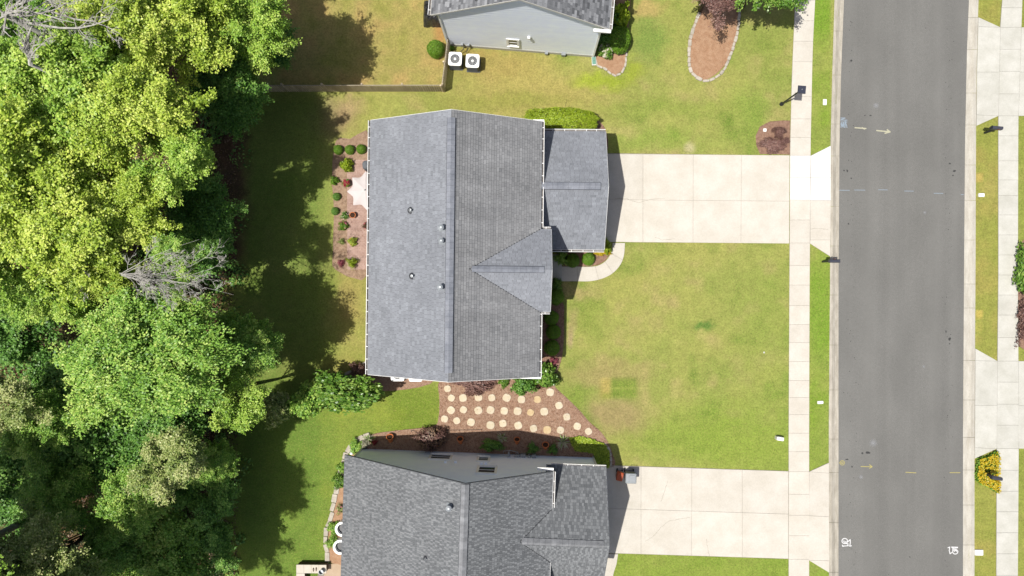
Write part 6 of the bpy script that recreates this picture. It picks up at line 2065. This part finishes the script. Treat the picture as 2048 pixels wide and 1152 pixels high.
tree('broadleaf_tree', 'bright lime tree at the top of the wood beside the upper yard', 500, 34, 7.6, 'a', 2.4, LI, .3, trunk_r=.07)
tree('broadleaf_tree', 'yellow green tree at the top, left of the lime one', 385, 45, 9.0, 'b', 2.8, Y, 1.2)
tree('broadleaf_tree', 'yellow green tree at the top edge above the bare grey branches', 265, 20, 10, 'c', 3.0, Y, 2.0)
tree('broadleaf_tree', 'yellow tree whose crown reaches furthest right above the yard', 272, 228, 10.6, 'd', 2.8, Y, .0)
tree('broadleaf_tree', 'lime tree left of the furthest reaching yellow crown', 175, 165, 10.0, 'a', 3.2, LI, 2.5)
tree('broadleaf_tree', 'green tree at the left edge below the bare grey branches', 30, 200, 10.5, 'b', 3.0, LI, 4.0)
tree('broadleaf_tree', 'shadowed green tree at the upper left corner behind bare branches', 60, 60, 7.5, 'c', 3.0, MI, 4.5)
tree('broadleaf_tree', 'lime tree in the middle of the upper wood', 195, 335, 9.6, 'b', 3.1, Y, 5.0)
tree('broadleaf_tree', 'mid green tree with rounded lobes at the yard side', 352, 322, 9.6, 'sparse', 1.9, LI, 1.0)
tree('broadleaf_tree', 'yellow tree at the left edge, half height of the picture', 55, 350, 11, 'c', 3.3, Y, .7)
tree('broadleaf_tree', 'pale yellow tree above the bare branch fan', 228, 432, 9.8, 'd', 2.5, Y, 3.0)
tree('broadleaf_tree', 'yellow tree left of the pale one above the bare branch fan', 120, 470, 10.5, 'a', 3.0, Y, 4.1)
tree('broadleaf_tree', 'green and yellow tree cut by the left edge at mid height', -20, 480, 10, 'b', 2.8, LI, 2.2)
tree('broadleaf_tree', 'yellow crown hanging below the bare branch fan', 205, 545, 8.6, 'c', 1.6, Y, 5.5)
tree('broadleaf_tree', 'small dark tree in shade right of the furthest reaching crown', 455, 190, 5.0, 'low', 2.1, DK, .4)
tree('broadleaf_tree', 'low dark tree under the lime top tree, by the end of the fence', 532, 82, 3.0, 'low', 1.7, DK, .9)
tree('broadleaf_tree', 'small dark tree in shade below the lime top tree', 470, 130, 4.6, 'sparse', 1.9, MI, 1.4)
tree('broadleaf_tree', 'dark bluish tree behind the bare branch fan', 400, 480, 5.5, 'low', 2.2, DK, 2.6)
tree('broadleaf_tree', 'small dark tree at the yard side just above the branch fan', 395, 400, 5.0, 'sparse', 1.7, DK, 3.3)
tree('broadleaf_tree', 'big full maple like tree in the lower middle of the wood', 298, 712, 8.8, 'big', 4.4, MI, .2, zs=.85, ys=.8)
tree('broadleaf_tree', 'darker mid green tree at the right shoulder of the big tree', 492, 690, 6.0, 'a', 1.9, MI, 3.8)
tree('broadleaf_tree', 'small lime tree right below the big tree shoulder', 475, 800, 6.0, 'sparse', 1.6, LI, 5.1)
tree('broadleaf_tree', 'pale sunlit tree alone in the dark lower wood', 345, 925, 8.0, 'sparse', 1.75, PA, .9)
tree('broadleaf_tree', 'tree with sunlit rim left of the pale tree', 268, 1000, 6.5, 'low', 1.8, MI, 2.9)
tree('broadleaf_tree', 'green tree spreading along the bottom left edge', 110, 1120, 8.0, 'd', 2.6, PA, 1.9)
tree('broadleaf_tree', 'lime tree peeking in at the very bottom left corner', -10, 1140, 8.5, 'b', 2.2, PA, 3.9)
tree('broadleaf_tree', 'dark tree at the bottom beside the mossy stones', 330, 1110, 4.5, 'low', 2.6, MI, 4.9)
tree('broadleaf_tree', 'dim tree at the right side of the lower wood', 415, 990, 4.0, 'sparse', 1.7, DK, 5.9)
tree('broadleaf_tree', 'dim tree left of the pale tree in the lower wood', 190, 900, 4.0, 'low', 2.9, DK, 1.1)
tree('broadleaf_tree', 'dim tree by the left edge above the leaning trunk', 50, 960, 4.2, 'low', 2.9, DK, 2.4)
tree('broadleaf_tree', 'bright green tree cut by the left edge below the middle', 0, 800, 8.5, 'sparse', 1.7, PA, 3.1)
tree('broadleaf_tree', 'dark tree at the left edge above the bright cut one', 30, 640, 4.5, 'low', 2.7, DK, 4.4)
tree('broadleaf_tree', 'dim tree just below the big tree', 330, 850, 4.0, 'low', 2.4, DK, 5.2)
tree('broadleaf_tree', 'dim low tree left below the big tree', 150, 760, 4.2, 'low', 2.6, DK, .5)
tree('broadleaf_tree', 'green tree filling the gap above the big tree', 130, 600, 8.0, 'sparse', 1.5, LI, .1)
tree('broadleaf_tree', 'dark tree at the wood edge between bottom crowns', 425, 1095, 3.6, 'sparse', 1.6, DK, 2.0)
tree('broadleaf_tree', 'mid green tree filling the left side below the dark left edge tree', 85, 840, 6.5, 'a', 2.1, MI, 1.7)
tree('broadleaf_tree', 'mid green crown above the leaning trunk', 120, 985, 5.2, 'b', 2.2, MI, 2.7)
tree('broadleaf_tree', 'mid green crown at the bottom between pale and dim crowns', 225, 1085, 5.0, 'c', 1.9, MI, 3.7)
tree('broadleaf_tree', 'leafy crown right of the pale tree by the mossy stones', 425, 930, 4.2, 'a', 1.5, MI, 4.7)
tree('broadleaf_tree', 'leafy crown at the left edge between the yellow and dark trees', 20, 575, 7.0, 'b', 2.0, MI, 5.7)
tree('broadleaf_tree', 'thin pale leafed tree tangled in the bare branch fan', 352, 522, 10.0, 'sparse', 1.25, MI, 1.9)
# canopies just outside the frame whose shade falls into it
tree('broadleaf_tree', 'tall lime tree standing just beyond the bottom edge', -30, 1290, 15.0, 'a', 2.8, LI, 1.0)
tree('broadleaf_tree', 'tall tree beyond the bottom left corner', -250, 1130, 13, 'b', 3.8, LI, 2.0)
tree('broadleaf_tree', 'tall tree beyond the left edge, lowest', -330, 1330, 14, 'd', 4.0, LI, 4.0)
tree('broadleaf_tree', 'tall tree beyond the bottom edge near the yard', 70, 1340, 12.5, 'b', 2.7, MI, 5.0)
tree('broadleaf_tree', 'tree beyond the top edge beside the upper yard', 270, -120, 10.5, 'c', 2.8, LI, .5)
# street side tree at the top right
tree('street_tree', 'dark leafed tree hanging in from the top edge near the sidewalk', 1535, -55, 4.5, 'low', 2.3, M['l_camellia'], 1.0, group='trees by the street')
tree('street_tree', 'purple leaved tree hanging over the oval bark bed', 1432, -28, 3.4, 'sparse', 1.5, M['l_red'], 2.0, group='trees by the street')

# bare trees
def bare_tree(label, base, seeds, mat, seed, name='bare_tree', r0=.11, depth=4, spread=.5):
    r0 *= .62
    """base: (px,py,z) fork point; seeds: list of end points (px,py,z)"""
    rnd = random.Random(seed)
    f = P(*base)
    t = thing(name, label, 'dead tree', (f.x, f.y, 0.0), 'bare trees')
    mb = MB()
    mb.tube([(f.x, f.y, -.1), (f.x + .1, f.y, base[2] * .5), tuple(f)], [r0 * 1.6, r0 * 1.3, r0], 8)
    mb.build('trunk', mat, t, smooth=True)
    def branch(mb, a, b_, r, dep):
        n = 6
        pts = []
        L = (b_ - a).length
        off = Vector((rnd.uniform(-1, 1), rnd.uniform(-1, 1), rnd.uniform(-.3, .6))) * L * .17
        for k in range(n + 1):
            q = a.lerp(b_, k / n) + off * math.sin(math.pi * k / n) + Vector((rnd.uniform(-1, 1), rnd.uniform(-1, 1), rnd.uniform(-1, 1))) * L * .022
            pts.append(q)
        mb.tube(pts, [r * (1 - .82 * k / n) for k in range(n + 1)], 5)
        if dep <= 0: return
        d = (b_ - a).normalized()
        for k in range(6 if dep > 1 else 5):
            s = rnd.uniform(.2, .95)
            i = min(n - 1, int(s * n))
            p = pts[i]
            side = Vector((-d.y, d.x, rnd.uniform(-.3, .4))) * rnd.choice((-1, 1))
            dd = (d + side * rnd.uniform(.4, .9)).normalized()
            branch(mb, p, p + dd * L * rnd.uniform(.22, .45) * (1.1 - .4 * s), max(r * (1 - .7 * s) * .6, .008), dep - 1)
    for e in seeds:
        mb = MB()
        branch(mb, f, P(*e[:3]), e[3] * .8 if len(e) > 3 else r0 * .5, depth - 1)
        mb.build('branch', mat, t)
bare_tree('bleached bare tree with long white branches at the upper left corner', (10, 30, 13.2), [(175, 2, 14.2), (150, 45, 14.0), (245, 66, 13.6, .07), (60, 12, 14.6, .11), (55, -40, 14.6), (-30, 60, 13.6), (62, 60, 13.6, .07), (25, 75, 13.6), (-20, -30, 14), (235, 20, 14)], M['bare_bark'], 5, r0=.17)
bare_tree('bare grey tree standing just below the bleached one', (60, 128, 12.6), [(68, 52, 14.2, .12), (110, 72, 13.8), (28, 60, 13.6), (90, 90, 13.6), (40, 95, 13.4)], M['bare_bark'], 8, r0=.13)
bare_tree('fan of thin bare branches reaching right over the yard', (243, 548, 11.0), [(470, 590, 10.6), (455, 520, 10.6), (400, 478, 10.8), (330, 600, 11.2), (395, 610, 10.8), (300, 590, 11.6), (430, 560, 10.6), (350, 500, 11), (370, 545, 11), (440, 500, 10.6), (410, 580, 10.8), (290, 520, 11.4)], M['bare_bark'], 11, r0=.06, depth=4)
bare_tree('pair of pale twiggy limbs under the yellow crown', (165, 575, 9.0), [(178, 600, 9.6), (150, 600, 9.6), (165, 545, 10.6)], M['bare_bark'], 13, r0=.05)
# leaning trunk bottom left
t = thing('leaning_trunk', 'grey leaning trunk crossing the bottom left corner', 'tree trunk', tuple(P(100, 1015, 0)))
mb = MB(); mb.tube([P(100, 1012, 0), P(60, 1035, 3.6), P(25, 1055, 5.6), P(-20, 1078, 7.5), P(-90, 1110, 10)], [.22, .2, .18, .17, .14], 9); mb.build('trunk', M['grey_bark'], t, smooth=True)

# fallen leaves and undergrowth on the wood floor
def litter():
    rng = np.random.RandomState(21)
    n = 26000
    x = rng.uniform(-32, -17.6, n); y = rng.uniform(-19, 18, n)
    p = np.stack([x, y, rng.uniform(.03, .12, n)], 1); nrm = rng.normal(size=(n, 3)) * .4; nrm[:, 2] += 1
    me = quad_mesh('leaf_litter', leaf_quads(p, nrm, .11 * rng.uniform(.6, 1.4, n), rng, .36), rng.uniform(0, 1, n))
    me.materials.append(M['litter'])
    o = bpy.data.objects.new('leaf_litter', me); COL.objects.link(o)
    tag(o, 'brown fallen leaves covering the floor of the wood', 'leaf litter', kind='stuff')
    nc = 420
    cx = rng.uniform(-32, -17.2, nc); cy = rng.uniform(-19, 18, nc); cr = rng.uniform(.25, .7, nc)
    idx = np.repeat(np.arange(nc), 70)
    u = unit(rng, len(idx), 0.0)
    p = np.stack([cx[idx], cy[idx], np.zeros(len(idx))], 1) + u * cr[idx][:, None] * np.array([1, 1, 1.1])
    nrm = u + rng.normal(size=p.shape) * .4; nrm[:, 2] += .7
    me = quad_mesh('undergrowth', leaf_quads(p, nrm, .15 * rng.uniform(.6, 1.4, len(p)), rng, .36), rng.uniform(0, 1, len(p)))
    me.materials.append(M['l_dark'])
    o = bpy.data.objects.new('undergrowth', me); COL.objects.link(o)
    tag(o, 'low green undergrowth between the trees of the wood', 'undergrowth', kind='stuff')
litter()
